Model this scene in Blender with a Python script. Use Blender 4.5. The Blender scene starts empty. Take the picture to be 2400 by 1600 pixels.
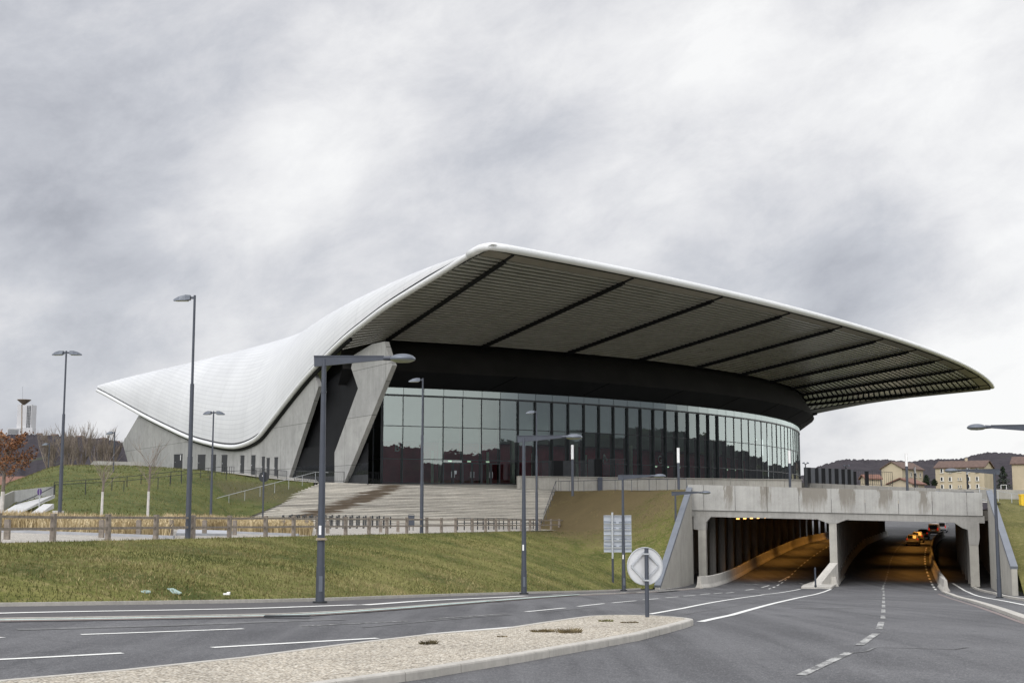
import bpy, bmesh, math, random
import numpy as np
from mathutils import Vector, noise as mnoise
random.seed(7); rng=np.random.default_rng(11)
PI=math.pi
sc=bpy.context.scene
COL=sc.collection
# ---------------------------------------------------------------- camera geometry (metres, camera at the origin, +Y ahead)
F=3200.; PITCH=math.atan(400/F); CP,SP=math.cos(PITCH),math.sin(PITCH)
def ray(px,py):
    a=(px-1200)/F; b=(800-py)/F
    return (a, CP-b*SP, SP+b*CP)
def at(px,py,Y):
    r=ray(px,py); k=Y/r[1]; return Vector((r[0]*k,Y,r[2]*k))
def on_plane(px,py,O,d):            # sight line meets the vertical plane through O along d
    r=ray(px,py); k=r[0]/r[1]
    t=(k*O[1]-O[0])/(d[0]-k*d[1]); Y=O[1]+t*d[1]
    return Vector((O[0]+t*d[0],Y,r[2]/r[1]*Y))
def lerp(a,b,t): return a+(b-a)*t
def interp(x,tab):
    if x<=tab[0][0]: return tab[0][1]
    for (a,b),(c,d) in zip(tab,tab[1:]):
        if x<=c: return b+(d-b)*(x-a)/(c-a)
    return tab[-1][1]
def smooth_tab(tab):                # cubic resample of a table
    xs=[t[0] for t in tab]; ys=[t[1] for t in tab]
    m=[0]*len(xs)
    for i in range(len(xs)):
        if i==0: m[i]=(ys[1]-ys[0])/(xs[1]-xs[0])
        elif i==len(xs)-1: m[i]=(ys[-1]-ys[-2])/(xs[-1]-xs[-2])
        else: m[i]=((ys[i+1]-ys[i])/(xs[i+1]-xs[i])+(ys[i]-ys[i-1])/(xs[i]-xs[i-1]))/2
    def f(x):
        if x<=xs[0]: return ys[0]
        if x>=xs[-1]: return ys[-1]
        for i in range(len(xs)-1):
            if x<=xs[i+1]:
                h=xs[i+1]-xs[i]; t=(x-xs[i])/h
                return (2*t**3-3*t*t+1)*ys[i]+(t**3-2*t*t+t)*h*m[i]+(-2*t**3+3*t*t)*ys[i+1]+(t**3-t*t)*h*m[i+1]
    return f
# road frame: u along the road, v to the right
DU=(.2625,.9649); DR=(.9649,-.2625)
def uv2(u,v):
    if u>140: v+=.00052*(u-140)**2
    return (DU[0]*u+DR[0]*v, DU[1]*u+DR[1]*v)
zroad=smooth_tab([(-60,-2.25),(0,-2.3),(20,-2.37),(30,-2.52),(42,-2.98),(55,-3.55),(69,-4.22),(96,-5.52),(112,-6.15),(122,-6.4),(135,-6.3),(150,-5.8),(170,-5.1),(190,-4.4),(215,-4.0),(240,-3.5),(330,-2.2),(420,-1.2)])
def zr_xy(X,Y): return zroad(DU[0]*X+DU[1]*Y)
def R3(u,v,dz=0):
    x,y=uv2(u,v); return Vector((x,y,zroad(u)+dz))
def ground(px,py,dz=0):             # sight line meets the road surface
    r=ray(px,py); sx=r[0]/r[1]; sz=r[2]/r[1]
    Y=15.
    while Y<400:
        if sz*Y<=zr_xy(sx*Y,Y)+dz: break
        Y+=.5
    lo,hi=Y-.5,Y
    for _ in range(30):
        m=(lo+hi)/2
        if sz*m<=zr_xy(sx*m,m)+dz: hi=m
        else: lo=m
    return Vector((sx*hi,hi,sz*hi))
def uvof(p): return (DU[0]*p[0]+DU[1]*p[1], DR[0]*p[0]+DR[1]*p[1])
# ---------------------------------------------------------------- mesh builder
class MB:
    def __init__(s): s.v=[]; s.f=[]; s.uv=None; s.m=None
    def add(s,vs,fs):
        o=len(s.v); s.v+= [Vector(x) for x in vs]; s.f+=[tuple(i+o for i in q) for q in fs]; return s
    def quad(s,a,b,c,d): return s.add([a,b,c,d],[(0,1,2,3)])
    def box(s,c,sz,ax=None):
        c=Vector(c); X,Y,Z=ax if ax else (Vector((1,0,0)),Vector((0,1,0)),Vector((0,0,1)))
        hx,hy,hz=sz[0]/2,sz[1]/2,sz[2]/2
        vs=[c+X*(i*hx)+Y*(j*hy)+Z*(k*hz) for k in(-1,1) for j in(-1,1) for i in(-1,1)]
        return s.add(vs,[(0,2,3,1),(4,5,7,6),(0,1,5,4),(2,6,7,3),(0,4,6,2),(1,3,7,5)])
    def bar(s,a,b,w,h,w2=None,h2=None,up=(0,0,1)):
        a=Vector(a);b=Vector(b);d=(b-a).normalized();up=Vector(up)
        x=d.cross(up)
        if x.length<1e-4: x=d.cross(Vector((1,0,0)))
        x.normalize();z=x.cross(d).normalized()
        w2=w if w2 is None else w2;h2=h if h2 is None else h2
        vs=[a+x*(i*w/2)+z*(k*h/2) for k in(-1,1) for i in(-1,1)]+[b+x*(i*w2/2)+z*(k*h2/2) for k in(-1,1) for i in(-1,1)]
        return s.add(vs,[(0,1,3,2),(4,6,7,5),(0,4,5,1),(2,3,7,6),(0,2,6,4),(1,5,7,3)])
    def tube(s,pts,rad,n=8,cap=True):
        pts=[Vector(p) for p in pts]
        if not isinstance(rad,(list,tuple)): rad=[rad]*len(pts)
        o=len(s.v); ref=None
        for i,p in enumerate(pts):
            d=(pts[min(i+1,len(pts)-1)]-pts[max(i-1,0)]).normalized()
            if ref is None:
                ref=d.cross(Vector((0,0,1)))
                if ref.length<1e-3: ref=d.cross(Vector((1,0,0)))
            x=(ref-d*ref.dot(d)).normalized(); ref=x; y=d.cross(x)
            for k in range(n):
                t=2*PI*k/n; s.v.append(p+x*(math.cos(t)*rad[i])+y*(math.sin(t)*rad[i]))
        for i in range(len(pts)-1):
            for k in range(n):
                a=o+i*n+k;b=o+i*n+(k+1)%n
                s.f.append((a,b,b+n,a+n))
        if cap:
            s.f.append(tuple(o+k for k in reversed(range(n)))); e=o+(len(pts)-1)*n
            s.f.append(tuple(e+k for k in range(n)))
        return s
    def prism(s,poly,ext):
        ext=Vector(ext);n=len(poly);P=[Vector(p) for p in poly]
        s.add(P+[p+ext for p in P],[tuple(range(n)),tuple(reversed(range(n,2*n)))]+[(i,i+n,(i+1)%n+n,(i+1)%n) for i in range(n)])
        return s
    def grid(s,rows):
        n=len(rows[0]);o=len(s.v)
        for r in rows: s.v+=[Vector(p) for p in r]
        for i in range(len(rows)-1):
            for j in range(n-1):
                a=o+i*n+j; s.f.append((a,a+1,a+n+1,a+n))
        return s
    def lathe(s,prof,c=(0,0,0),n=20):
        c=Vector(c)
        rows=[[c+Vector((r*math.cos(2*PI*k/n),r*math.sin(2*PI*k/n),z)) for k in range(n+1)] for r,z in prof]
        return s.grid(rows)
def make(name,mb,mat,parent=None,smooth=False,label=None):
    me=bpy.data.meshes.new(name)
    org=parent.get('_o') if parent else None
    o=Vector(org) if org is not None else Vector((0,0,0))
    me.from_pydata([tuple(v-o) for v in mb.v],[],mb.f)
    if mb.uv is not None:
        l=me.uv_layers.new(name='UVMap')
        idx=np.zeros(len(me.loops),dtype=np.int32); me.loops.foreach_get('vertex_index',idx)
        l.data.foreach_set('uv',np.array(mb.uv,dtype=np.float32)[idx].ravel())
    ms=mat if isinstance(mat,(list,tuple)) else [mat]
    for m in ms: me.materials.append(m)
    if mb.m is not None: me.polygons.foreach_set('material_index',np.array(mb.m,dtype=np.int32))
    if smooth:
        me.polygons.foreach_set('use_smooth',np.ones(len(me.polygons),dtype=bool))
        if smooth!='all':
            me.set_sharp_from_angle(angle=math.radians(40))
    me.update()
    ob=bpy.data.objects.new(name,me); COL.objects.link(ob)
    if parent: ob.parent=parent; ob['_o']=tuple(o)
    if label: ob['label']=label
    return ob
def thing(name,label,cat,loc=(0,0,0),group=None,rz=0):
    o=bpy.data.objects.new(name,None); COL.objects.link(o); o.empty_display_size=.3
    o.location=loc; o.rotation_euler=(0,0,rz); o['label']=label; o['category']=cat
    if group:o['group']=group
    o['_o']=tuple(loc) if rz==0 else (0,0,0)
    return o
def thing0(name,label,cat,loc=(0,0,0),group=None,rz=0):  # parts built in local coordinates
    o=thing(name,label,cat,loc,group,rz); o['_o']=(0,0,0); return o
def tag(o,label,cat,group=None):
    o['label']=label;o['category']=cat
    if group:o['group']=group
    return o
def struct(o): o['kind']='structure'; return o
def stuff(o,label=None): 
    o['kind']='stuff'
    if label:o['label']=label
    return o
def dup(root,loc,rz=0,label=None):
    r=root.copy(); COL.objects.link(r); r.location=loc; r.rotation_euler=(0,0,rz)
    if label:r['label']=label
    for ch in list(root.children):
        c=ch.copy(); COL.objects.link(c); c.parent=r
        for g in list(ch.children):
            d=g.copy(); COL.objects.link(d); d.parent=c
    return r
# ---------------------------------------------------------------- materials
class NT:
    def __init__(s,name):
        s.m=bpy.data.materials.new(name); s.m.use_nodes=True; s.t=s.m.node_tree; s.n=s.t.nodes; s.l=s.t.links
        s.b=s.n['Principled BSDF']; s.out=s.n['Material Output']
    def new(s,t,**k):
        n=s.n.new(t)
        for a,b in k.items(): setattr(n,a,b)
        return n
    def link(s,a,b): s.l.new(a,b)
    def pos(s,scale=(1,1,1),obj=False,rot=(0,0,0)):
        g=s.new('ShaderNodeTexCoord').outputs['Object'] if obj else s.new('ShaderNodeNewGeometry').outputs['Position']
        mp=s.new('ShaderNodeMapping'); mp.inputs['Scale'].default_value=scale; mp.inputs['Rotation'].default_value=rot
        s.link(g,mp.inputs['Vector']); return mp.outputs[0]
    def noise(s,vec,scale,detail=4,rough=.55,dist=0):
        n=s.new('ShaderNodeTexNoise'); n.inputs['Scale'].default_value=scale; n.inputs['Detail'].default_value=detail
        n.inputs['Roughness'].default_value=rough; n.inputs['Distortion'].default_value=dist
        s.link(vec,n.inputs['Vector']); return n.outputs[0]
    def ramp(s,fac,stops,interp='LINEAR'):
        r=s.new('ShaderNodeValToRGB'); r.color_ramp.interpolation=interp
        e=r.color_ramp.elements
        while len(e)<len(stops): e.new(.5)
        for q,(p,c) in zip(e,stops):
            q.position=p; q.color=(c,c,c,1) if isinstance(c,(int,float)) else (*c,1)
        s.link(fac,r.inputs[0]); return r.outputs[0]
    def math(s,op,a,b=None,clamp=False):
        n=s.new('ShaderNodeMath',operation=op,use_clamp=clamp)
        for i,x in enumerate((a,b)):
            if x is None: continue
            if isinstance(x,(int,float)): n.inputs[i].default_value=x
            else: s.link(x,n.inputs[i])
        return n.outputs[0]
    def mix(s,fac,a,b,mode='MIX'):
        n=s.new('ShaderNodeMix',data_type='RGBA',blend_type=mode)
        for k,x in ((0,fac),(6,a),(7,b)):
            if isinstance(x,(int,float)): n.inputs[k].default_value=x
            elif isinstance(x,tuple): n.inputs[k].default_value=(*x,1)
            else: s.link(x,n.inputs[k])
        return n.outputs[2]
    def bump(s,h,strength=.3,dist=.02):
        b=s.new('ShaderNodeBump'); b.inputs['Strength'].default_value=strength; b.inputs['Distance'].default_value=dist
        s.link(h,b.inputs['Height']); s.link(b.outputs[0],s.b.inputs['Normal'])
    def color(s,c):
        if isinstance(c,tuple): s.b.inputs['Base Color'].default_value=(*c,1)
        else: s.link(c,s.b.inputs['Base Color'])
    def set(s,rough=None,metal=None,spec=None):
        if rough is not None: s.b.inputs['Roughness'].default_value=rough
        if metal is not None: s.b.inputs['Metallic'].default_value=metal
        if spec is not None: s.b.inputs['Specular IOR Level'].default_value=spec
def simple(name,c,rough=.6,metal=0,var=.15,scale=3,obj=True,bump=0,spec=None):
    t=NT(name); p=t.pos(obj=obj); n=t.noise(p,scale,5)
    lo=tuple(x*(1-var) for x in c); hi=tuple(min(1,x*(1+var)) for x in c)
    t.color(t.ramp(n,[(.3,lo),(.7,hi)])); t.set(rough,metal,spec)
    if bump: t.bump(t.noise(p,scale*8,6),bump,.01)
    return t.m
M={}
M['lamp_metal']=simple('lamp_metal',(.058,.066,.084),.5,.2,.12,2)
M['lamp_head']=simple('lamp_head',(.13,.145,.17),.42,.45,.1,4)
M['lamp_glass']=simple('lamp_glass',(.3,.31,.22),.25,0,.1,5)
M['white_metal']=simple('white_metal',(.68,.69,.69),.4,0,.04,.3)
M['black']=simple('black_cladding',(.0085,.009,.0105),.65,0,.25,.4,spec=.2)
M['black2']=simple('black_soffit',(.016,.0155,.0145),.7,0,.2,.4,spec=.2)
M['frame']=simple('window_frame',(.045,.05,.056),.45,.3,.1,1)
M['steel_dark']=simple('steel_dark',(.035,.038,.042),.5,.4,.15,2)
M['galv']=simple('galvanised',(.47,.49,.51),.5,.3,.12,5)
M['wood_old']=simple('weathered_wood',(.21,.18,.15),.85,0,.3,6,bump=.3)
M['tyre']=simple('tyre',(.02,.02,.02),.9)
M['white_paint']=simple('white_plastic',(.8,.8,.8),.4,0,.03)
M['litter']=simple('white_litter',(.75,.75,.72),.7,0,.1,20)
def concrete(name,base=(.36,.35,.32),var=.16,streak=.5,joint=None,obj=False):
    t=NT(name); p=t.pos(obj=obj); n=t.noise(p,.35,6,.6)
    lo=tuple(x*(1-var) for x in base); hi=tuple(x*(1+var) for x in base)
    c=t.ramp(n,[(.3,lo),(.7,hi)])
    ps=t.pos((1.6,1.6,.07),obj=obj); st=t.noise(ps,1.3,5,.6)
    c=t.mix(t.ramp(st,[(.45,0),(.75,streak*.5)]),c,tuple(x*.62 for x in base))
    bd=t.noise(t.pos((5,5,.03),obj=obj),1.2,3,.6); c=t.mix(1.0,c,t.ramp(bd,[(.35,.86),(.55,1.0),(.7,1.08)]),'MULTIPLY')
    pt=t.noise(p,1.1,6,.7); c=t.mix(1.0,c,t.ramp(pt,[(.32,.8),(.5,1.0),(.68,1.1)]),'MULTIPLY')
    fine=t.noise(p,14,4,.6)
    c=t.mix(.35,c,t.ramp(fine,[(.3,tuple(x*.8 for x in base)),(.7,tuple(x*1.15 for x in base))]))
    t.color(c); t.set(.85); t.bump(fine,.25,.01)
    return t
M['concrete']=concrete('concrete',(.31,.302,.28),.2,.8).m
M['concrete_light']=concrete('concrete_light',(.37,.355,.315),.16,.75).m
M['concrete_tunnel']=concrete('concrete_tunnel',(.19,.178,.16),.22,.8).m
M['barrier']=concrete('barrier_concrete',(.46,.44,.4),.12,.5).m
def wall_concrete():
    t=concrete('arena_concrete',(.335,.335,.32),.2,.75)
    # formwork joints in the plane of the wall (UV in metres)
    uv=t.new('ShaderNodeUVMap').outputs[0]
    br=t.new('ShaderNodeTexBrick'); br.offset=.0
    br.inputs['Scale'].default_value=1; br.inputs['Mortar Size'].default_value=.035; br.inputs['Brick Width'].default_value=11; br.inputs['Row Height'].default_value=5.2
    br.inputs['Color1'].default_value=(1,1,1,1);br.inputs['Color2'].default_value=(.82,.83,.85,1);br.inputs['Mortar'].default_value=(.42,.42,.42,1)
    t.link(uv,br.inputs['Vector'])
    src=t.b.inputs['Base Color'].links[0].from_socket
    t.color(t.mix(1.0,src,br.outputs['Color'],'MULTIPLY'))
    return t.m
M['arena_concrete']=wall_concrete()
def roof_mat():
    t=NT('white_roof'); uv=t.new('ShaderNodeUVMap').outputs[0]
    br=t.new('ShaderNodeTexBrick'); br.offset=0
    br.inputs['Scale'].default_value=1; br.inputs['Mortar Size'].default_value=.05; br.inputs['Brick Width'].default_value=6.2; br.inputs['Row Height'].default_value=.62
    br.inputs['Color1'].default_value=(.645,.655,.66,1);br.inputs['Color2'].default_value=(.61,.62,.63,1);br.inputs['Mortar'].default_value=(.53,.54,.55,1)
    t.link(uv,br.inputs['Vector'])
    n=t.noise(t.pos(),.06,5); n2=t.noise(t.pos((1,1,.2)),.8,5)
    c=t.mix(1.0,br.outputs['Color'],t.ramp(n,[(.38,.88),(.62,1.0)]),'MULTIPLY')
    c=t.mix(1.0,c,t.ramp(n2,[(.3,.95),(.6,1.0)]),'MULTIPLY')
    t.color(c); t.set(.38,.0,.35); return t.m
M['roof']=roof_mat()
def soffit_mat():
    t=NT('soffit_slat'); n=t.noise(t.pos(),.7,4)
    t.color(t.ramp(n,[(.3,(.46,.45,.415)),(.7,(.56,.55,.51))])); t.set(.24,.45); return t.m
M['slat']=soffit_mat()
M['slat_flat']=simple('soffit_panel',(.25,.23,.19),.45,.3,.12,.8,obj=False)
def asphalt():
    t=NT('asphalt'); p=t.pos(); fine=t.noise(p,30,4,.8); mid=t.noise(p,5,5,.7); big=t.noise(p,.13,6,.62,.8)
    pl=t.pos((1.15,.035,1),rot=(0,0,math.radians(15.2))); streak=t.noise(pl,1.0,5,.6)
    vor=t.new('ShaderNodeTexVoronoi'); vor.inputs['Scale'].default_value=46; t.link(p,vor.inputs['Vector'])
    c=t.ramp(big,[(.34,(.046,.046,.05)),(.5,(.064,.064,.068)),(.64,(.09,.09,.094))])
    c=t.mix(t.ramp(streak,[(.46,0),(.66,.75)]),c,(.105,.105,.109))
    c=t.mix(t.ramp(streak,[(.32,.7),(.45,0)]),c,(.04,.04,.043))
    c=t.mix(1.0,c,t.ramp(mid,[(.3,.82),(.7,1.16)]),'MULTIPLY')
    c=t.mix(1.0,c,t.ramp(fine,[(.3,.45),(.5,.95),(.66,1.9)]),'MULTIPLY')
    sp=t.new('ShaderNodeSeparateColor'); t.link(vor.outputs['Color'],sp.inputs[0])
    c=t.mix(t.ramp(sp.outputs[0],[(.93,0),(.96,.7)]),c,(.2,.2,.2))
    cr=t.new('ShaderNodeTexVoronoi'); cr.feature='DISTANCE_TO_EDGE'; cr.inputs['Scale'].default_value=.11
    wob=t.new('ShaderNodeTexNoise'); wob.inputs['Scale'].default_value=.7; wob.inputs['Detail'].default_value=6; t.link(p,wob.inputs['Vector'])
    va=t.new('ShaderNodeVectorMath',operation='MULTIPLY_ADD'); t.link(wob.outputs['Color'],va.inputs[0]); va.inputs[1].default_value=(2.6,2.6,0); t.link(p,va.inputs[2]); t.link(va.outputs[0],cr.inputs['Vector'])
    t.color(t.mix(t.ramp(cr.outputs['Distance'],[(0,.5),(.0016,0)]),c,(.025,.025,.027)))
    t.set(.7,0,.45); t.bump(vor.outputs['Distance'],.4,.012); return t.m
M['asphalt']=asphalt()
def path_mat():
    t=NT('path_asphalt'); p=t.pos(); fine=t.noise(p,40,3,.7); big=t.noise(p,.25,5)
    c=t.ramp(big,[(.3,(.043,.04,.043)),(.7,(.06,.055,.058))])
    t.color(t.mix(.4,c,t.ramp(fine,[(.3,(.03,.03,.03)),(.7,(.1,.095,.095))]))); t.set(.75); return t.m
M['path']=path_mat()
def paint(name,c,wear=.5):
    t=NT(name); p=t.pos(); n=t.noise(p,9,6,.75); n2=t.noise(p,1.3,3)
    w=t.math('ADD',n,t.math('MULTIPLY',n2,.5))
    t.color(t.ramp(w,[(wear,(.09,.09,.09)),(wear+.14,c)])); t.set(.7); return t.m
M['paint']=paint('road_paint',(.66,.66,.63),.5)
M['paint_worn']=paint('road_paint_worn',(.42,.42,.4),.69)
M['paint_teal']=paint('teal_line',(.46,.6,.56),.54)
M['paint_faint']=paint('faint_line',(.17,.17,.17),.72)
M['gutter']=paint('gutter_stones',(.19,.15,.14),.5)
def gravel(name,cols,scale,bump=.6):
    t=NT(name); p=t.pos()
    v=t.new('ShaderNodeTexVoronoi'); v.inputs['Scale'].default_value=scale; t.link(p,v.inputs['Vector'])
    sep=t.new('ShaderNodeSeparateColor'); t.link(v.outputs['Color'],sep.inputs[0])
    c=t.ramp(sep.outputs[0],[(0,cols[0]),(.25,cols[1]),(.75,cols[2]),(1,cols[3])])
    big=t.noise(p,.5,5); c=t.mix(1.0,c,t.ramp(big,[(.3,.82),(.7,1.08)]),'MULTIPLY')
    d=t.ramp(v.outputs['Distance'],[(.3,1),(.75,.45)]); c=t.mix(1.0,c,d,'MULTIPLY')
    t.color(c); t.set(.85); t.bump(v.outputs['Distance'],bump,.012); return t.m
M['island']=gravel('exposed_aggregate',[(.2,.17,.13),(.42,.37,.29),(.6,.54,.44),(.7,.66,.57)],26)
M['gravel']=gravel('pale_gravel',[(.34,.31,.27),(.42,.39,.34),(.48,.45,.4),(.55,.52,.47)],18,.3)
M['kerb']=concrete('kerb_concrete',(.42,.4,.36),.15,.4).m
def grass_mat(name,lo,mid,hi,dry,brown=None):
    t=NT(name); p=t.pos(); a=t.noise(p,.22,6,.62,.5); b=t.noise(p,2.2,5,.65); f=t.noise(t.pos((1,1,.35)),11,4,.7)
    c=t.ramp(a,[(.36,lo),(.5,mid),(.64,hi)])
    c=t.mix(t.ramp(b,[(.5,0),(.72,.75)]),c,dry)
    c=t.mix(.5,c,t.mix(1.0,c,t.ramp(f,[(.3,.35),(.7,1.75)]),'MULTIPLY'))
    if brown:
        for (cx,cy,r,colr) in brown:
            g=t.new('ShaderNodeNewGeometry').outputs['Position']
            vm=t.new('ShaderNodeVectorMath',operation='DISTANCE'); t.link(g,vm.inputs[0]); vm.inputs[1].default_value=(cx,cy,0)
            k=t.math('SUBTRACT',1.0,t.math('DIVIDE',vm.outputs['Value'],r))
            k=t.math('ADD',k,t.math('MULTIPLY',t.math('SUBTRACT',a,.5),.9))
            k=t.math('ADD',k,t.math('MULTIPLY',t.math('SUBTRACT',b,.5),1.1))
            c=t.mix(t.ramp(k,[(.0,0),(.45,.85)]),c,colr)
    t.color(c); t.set(.9,0,.15); t.bump(f,.9,.08); return t.m
M['grass']=grass_mat('bank_grass',(.058,.072,.017),(.115,.122,.032),(.18,.172,.056),(.26,.215,.1),[(7.5,144,29,(.115,.084,.047))])
M['grass_hill']=grass_mat('mound_grass',(.05,.066,.018),(.082,.096,.028),(.112,.116,.036),(.16,.148,.064),[(-26,142,8,(.085,.078,.04))])
M['grass_right']=grass_mat('right_grass',(.085,.085,.026),(.12,.115,.036),(.15,.14,.05),(.21,.18,.08))
def blade_mat(name,c1,c2,c3):
    t=NT(name); oi=t.noise(t.pos(),1.2,5,.7); w=t.new('ShaderNodeTexWhiteNoise'); 
    g=t.new('ShaderNodeNewGeometry'); 
    rp=t.math('MULTIPLY',g.outputs['Random Per Island'],.36); bg=t.noise(t.pos(),.24,6,.62,.5); k=t.math('ADD',rp,t.math('ADD',t.math('MULTIPLY',oi,.3),t.math('MULTIPLY',t.math('SUBTRACT',bg,.5),1.7)))
    k=t.math('ADD',k,.2)
    t.color(t.ramp(k,[(.2,c1),(.5,c2),(.85,c3)])); t.set(.8,0,.2); return t.m
M['blade']=blade_mat('grass_blades',(.05,.063,.018),(.108,.108,.034),(.22,.19,.09))
M['blade_gold']=blade_mat('golden_blades',(.2,.145,.07),(.43,.34,.19),(.6,.51,.33))
M['blade_dry']=blade_mat('dry_blades',(.13,.115,.04),(.22,.19,.08),(.33,.28,.14))
M['blade_brown']=blade_mat('brown_blades',(.06,.05,.025),(.11,.085,.045),(.2,.16,.09))
# glass
def glass_mat(name,tint,ior,rough=.01,wav=.15):
    t=NT(name); t.n.remove(t.b)
    tr=t.new('ShaderNodeBsdfTransparent'); tr.inputs[0].default_value=(*tint,1)
    gl=t.new('ShaderNodeBsdfGlossy'); gl.inputs['Roughness'].default_value=rough; gl.inputs['Color'].default_value=(.80,.9,.87,1)
    fr=t.new('ShaderNodeFresnel'); fr.inputs[0].default_value=ior
    mx=t.new('ShaderNodeMixShader'); t.link(fr.outputs[0],mx.inputs[0]); t.link(tr.outputs[0],mx.inputs[1]); t.link(gl.outputs[0],mx.inputs[2])
    if wav:
        bp=t.new('ShaderNodeBump'); bp.inputs['Strength'].default_value=wav; bp.inputs['Distance'].default_value=.012
        t.link(t.noise(t.pos(),.9,2),bp.inputs['Height']); t.link(bp.outputs[0],gl.inputs['Normal'])
    t.link(mx.outputs[0],t.out.inputs[0]); return t.m
M['glass']=glass_mat('facade_glass',(.76,.86,.82),3.0,.008,.12)
M['glass_top']=glass_mat('facade_glass_upper',(.3,.33,.3),3.4,.01,.05)
M['dark_glass']=simple('dark_glass',(.012,.014,.016),.08,0,.1)
M['maroon']=simple('maroon_wall',(.38,.032,.062),.7,0,.35,.3,obj=False)
M['inner']=simple('inner_wall',(.3,.36,.33),.8,0,.25,.2,obj=False)
M['inner_floor']=simple('inner_floor',(.07,.07,.075),.4,0,.2,.5,obj=False)
M['inner_col']=simple('inner_column',(.6,.66,.56),.7,0,.1,.5)
M['letter']=simple('letter',(.9,.88,.88),.6,0,.05)
M['side_fascia']=simple('side_fascia',(.10,.095,.085),.45,.2,.15,.5,obj=False)
M['gap_black']=simple('gap_black',(.002,.002,.002),1,0,.1,1,spec=0)
M['door_black']=simple('door_black',(.012,.014,.018),.45,0,.2,1)
def emis(name,c,s):
    t=NT(name); t.color(c); t.b.inputs['Emission Color'].default_value=(*c,1); t.b.inputs['Emission Strength'].default_value=s; return t.m
M['sodium']=emis('sodium_lamp',(1,.5,.14),4)
M['tail']=emis('tail_light',(.8,.02,.008),.55)
M['exit']=emis('exit_plate',(.75,.95,.7),.7)
def wood_bare(): return simple('bark',(.15,.125,.105),.9,0,.35,9,bump=.3)
M['bark']=wood_bare()
M['bark_white']=simple('limewashed_bark',(.5,.48,.45),.9,0,.2,7)
M['twig']=simple('twig',(.2,.165,.135),.9,0,.25,3)
M['leaf_brown']=blade_mat('brown_leaves',(.07,.032,.016),(.19,.085,.038),(.3,.165,.085))
M['needle']=blade_mat('conifer_needles',(.012,.022,.014),(.025,.04,.02),(.05,.07,.035))
M['cream']=simple('cream_render',(.45,.385,.275),.9,0,.1,.3)
M['tile']=simple('roof_tile',(.105,.066,.052),.85,0,.3,1.2,bump=.4)
M['tile_red']=simple('roof_tile_red',(.17,.085,.06),.85,0,.25,1.2)
M['shutter']=simple('white_shutter',(.68,.67,.62),.7,0,.06)
M['tower_white']=simple('tower_white',(.5,.5,.505),.8,0,.05,.1)
M['tower_brown']=simple('tower_brown',(.24,.19,.14),.85,0,.1,.2)
M['slab_grey']=simple('slab_grey',(.33,.34,.36),.7,0,.12,2)
M['purple']=simple('purple_sign',(.09,.035,.2),.4)
M['yellow']=simple('yellow_paint',(.75,.5,.03),.45)
M['panel_grey']=simple('panel_grey',(.085,.09,.1),.5,.2,.1,1)
M['white_wall']=concrete('white_concrete',(.47,.47,.465),.12,.45).m
def hills_mat():
    t=NT('wooded_hill'); p=t.pos(); a=t.noise(p,.006,6,.6); b=t.noise(p,.05,6,.7); c=t.noise(p,.25,4,.7)
    col=t.ramp(b,[(.3,(.021,.02,.025)),(.55,(.042,.038,.044)),(.75,(.062,.056,.058))])
    col=t.mix(t.ramp(c,[(.4,0),(.7,.6)]),col,(.06,.05,.054))
    col=t.mix(t.ramp(a,[(.62,0),(.68,.55)]),col,(.075,.085,.045))
    t.color(col); t.set(.95,0,.05); return t.m
M['hills']=hills_mat()
M['base_ground']=grass_mat('base_ground',(.06,.07,.03),(.08,.09,.035),(.1,.1,.04),(.14,.13,.06))
def stairs_mat():
    t=concrete('stair_concrete',(.5,.475,.42),.13,.2); src=t.b.inputs['Base Color'].links[0].from_socket
    g=t.new('ShaderNodeNewGeometry').outputs['Position']; sp=t.new('ShaderNodeSeparateXYZ'); t.link(g,sp.inputs[0])
    wob=t.noise(t.pos((.25,.25,5)),1.0,4,.7); n=t.noise(t.pos((.35,.35,3)),.9,4,.65)
    # a wet, muddy track running down the flight, wider on some treads
    xc=t.math('ADD',t.math('MULTIPLY',sp.outputs[2],2.05),-18.6)
    d=t.math('ABSOLUTE',t.math('SUBTRACT',t.math('ADD',sp.outputs[0],t.math('MULTIPLY',t.math('SUBTRACT',wob,.5),6)),xc))
    k=t.ramp(t.math('DIVIDE',d,4.0),[(.2,1),(.42,0)])
    fade=t.ramp(t.math('MULTIPLY',t.math('ADD',sp.outputs[2],.8),.25),[(.05,0),(.12,1),(.97,1),(1.0,0)])
    sidelim=t.math('LESS_THAN',sp.outputs[2],3.18)
    k=t.math('MULTIPLY',t.math('MULTIPLY',k,fade),sidelim)
    pat=t.ramp(n,[(.66,0),(.72,.75)]); pat=t.math('MULTIPLY',pat,t.math('MULTIPLY',t.ramp(t.math('MULTIPLY',sp.outputs[2],.25),[(.05,1),(.55,0)]),t.math('LESS_THAN',sp.outputs[0],-2)))
    k=t.math('MAXIMUM',k,pat)
    bd=t.noise(t.pos((.02,.02,7)),1.0,3,.7); bl=t.noise(t.pos((.12,.12,6.5)),1.0,2,.6)
    src=t.mix(1.0,src,t.ramp(bd,[(.36,.62),(.5,1.0),(.62,1.12)]),'MULTIPLY'); src=t.mix(1.0,src,t.ramp(bl,[(.34,.74),(.5,1.0)]),'MULTIPLY')
    t.color(t.mix(t.math('MULTIPLY',k,.92),src,(.115,.085,.055))); return t.m
M['stairs']=stairs_mat()
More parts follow.
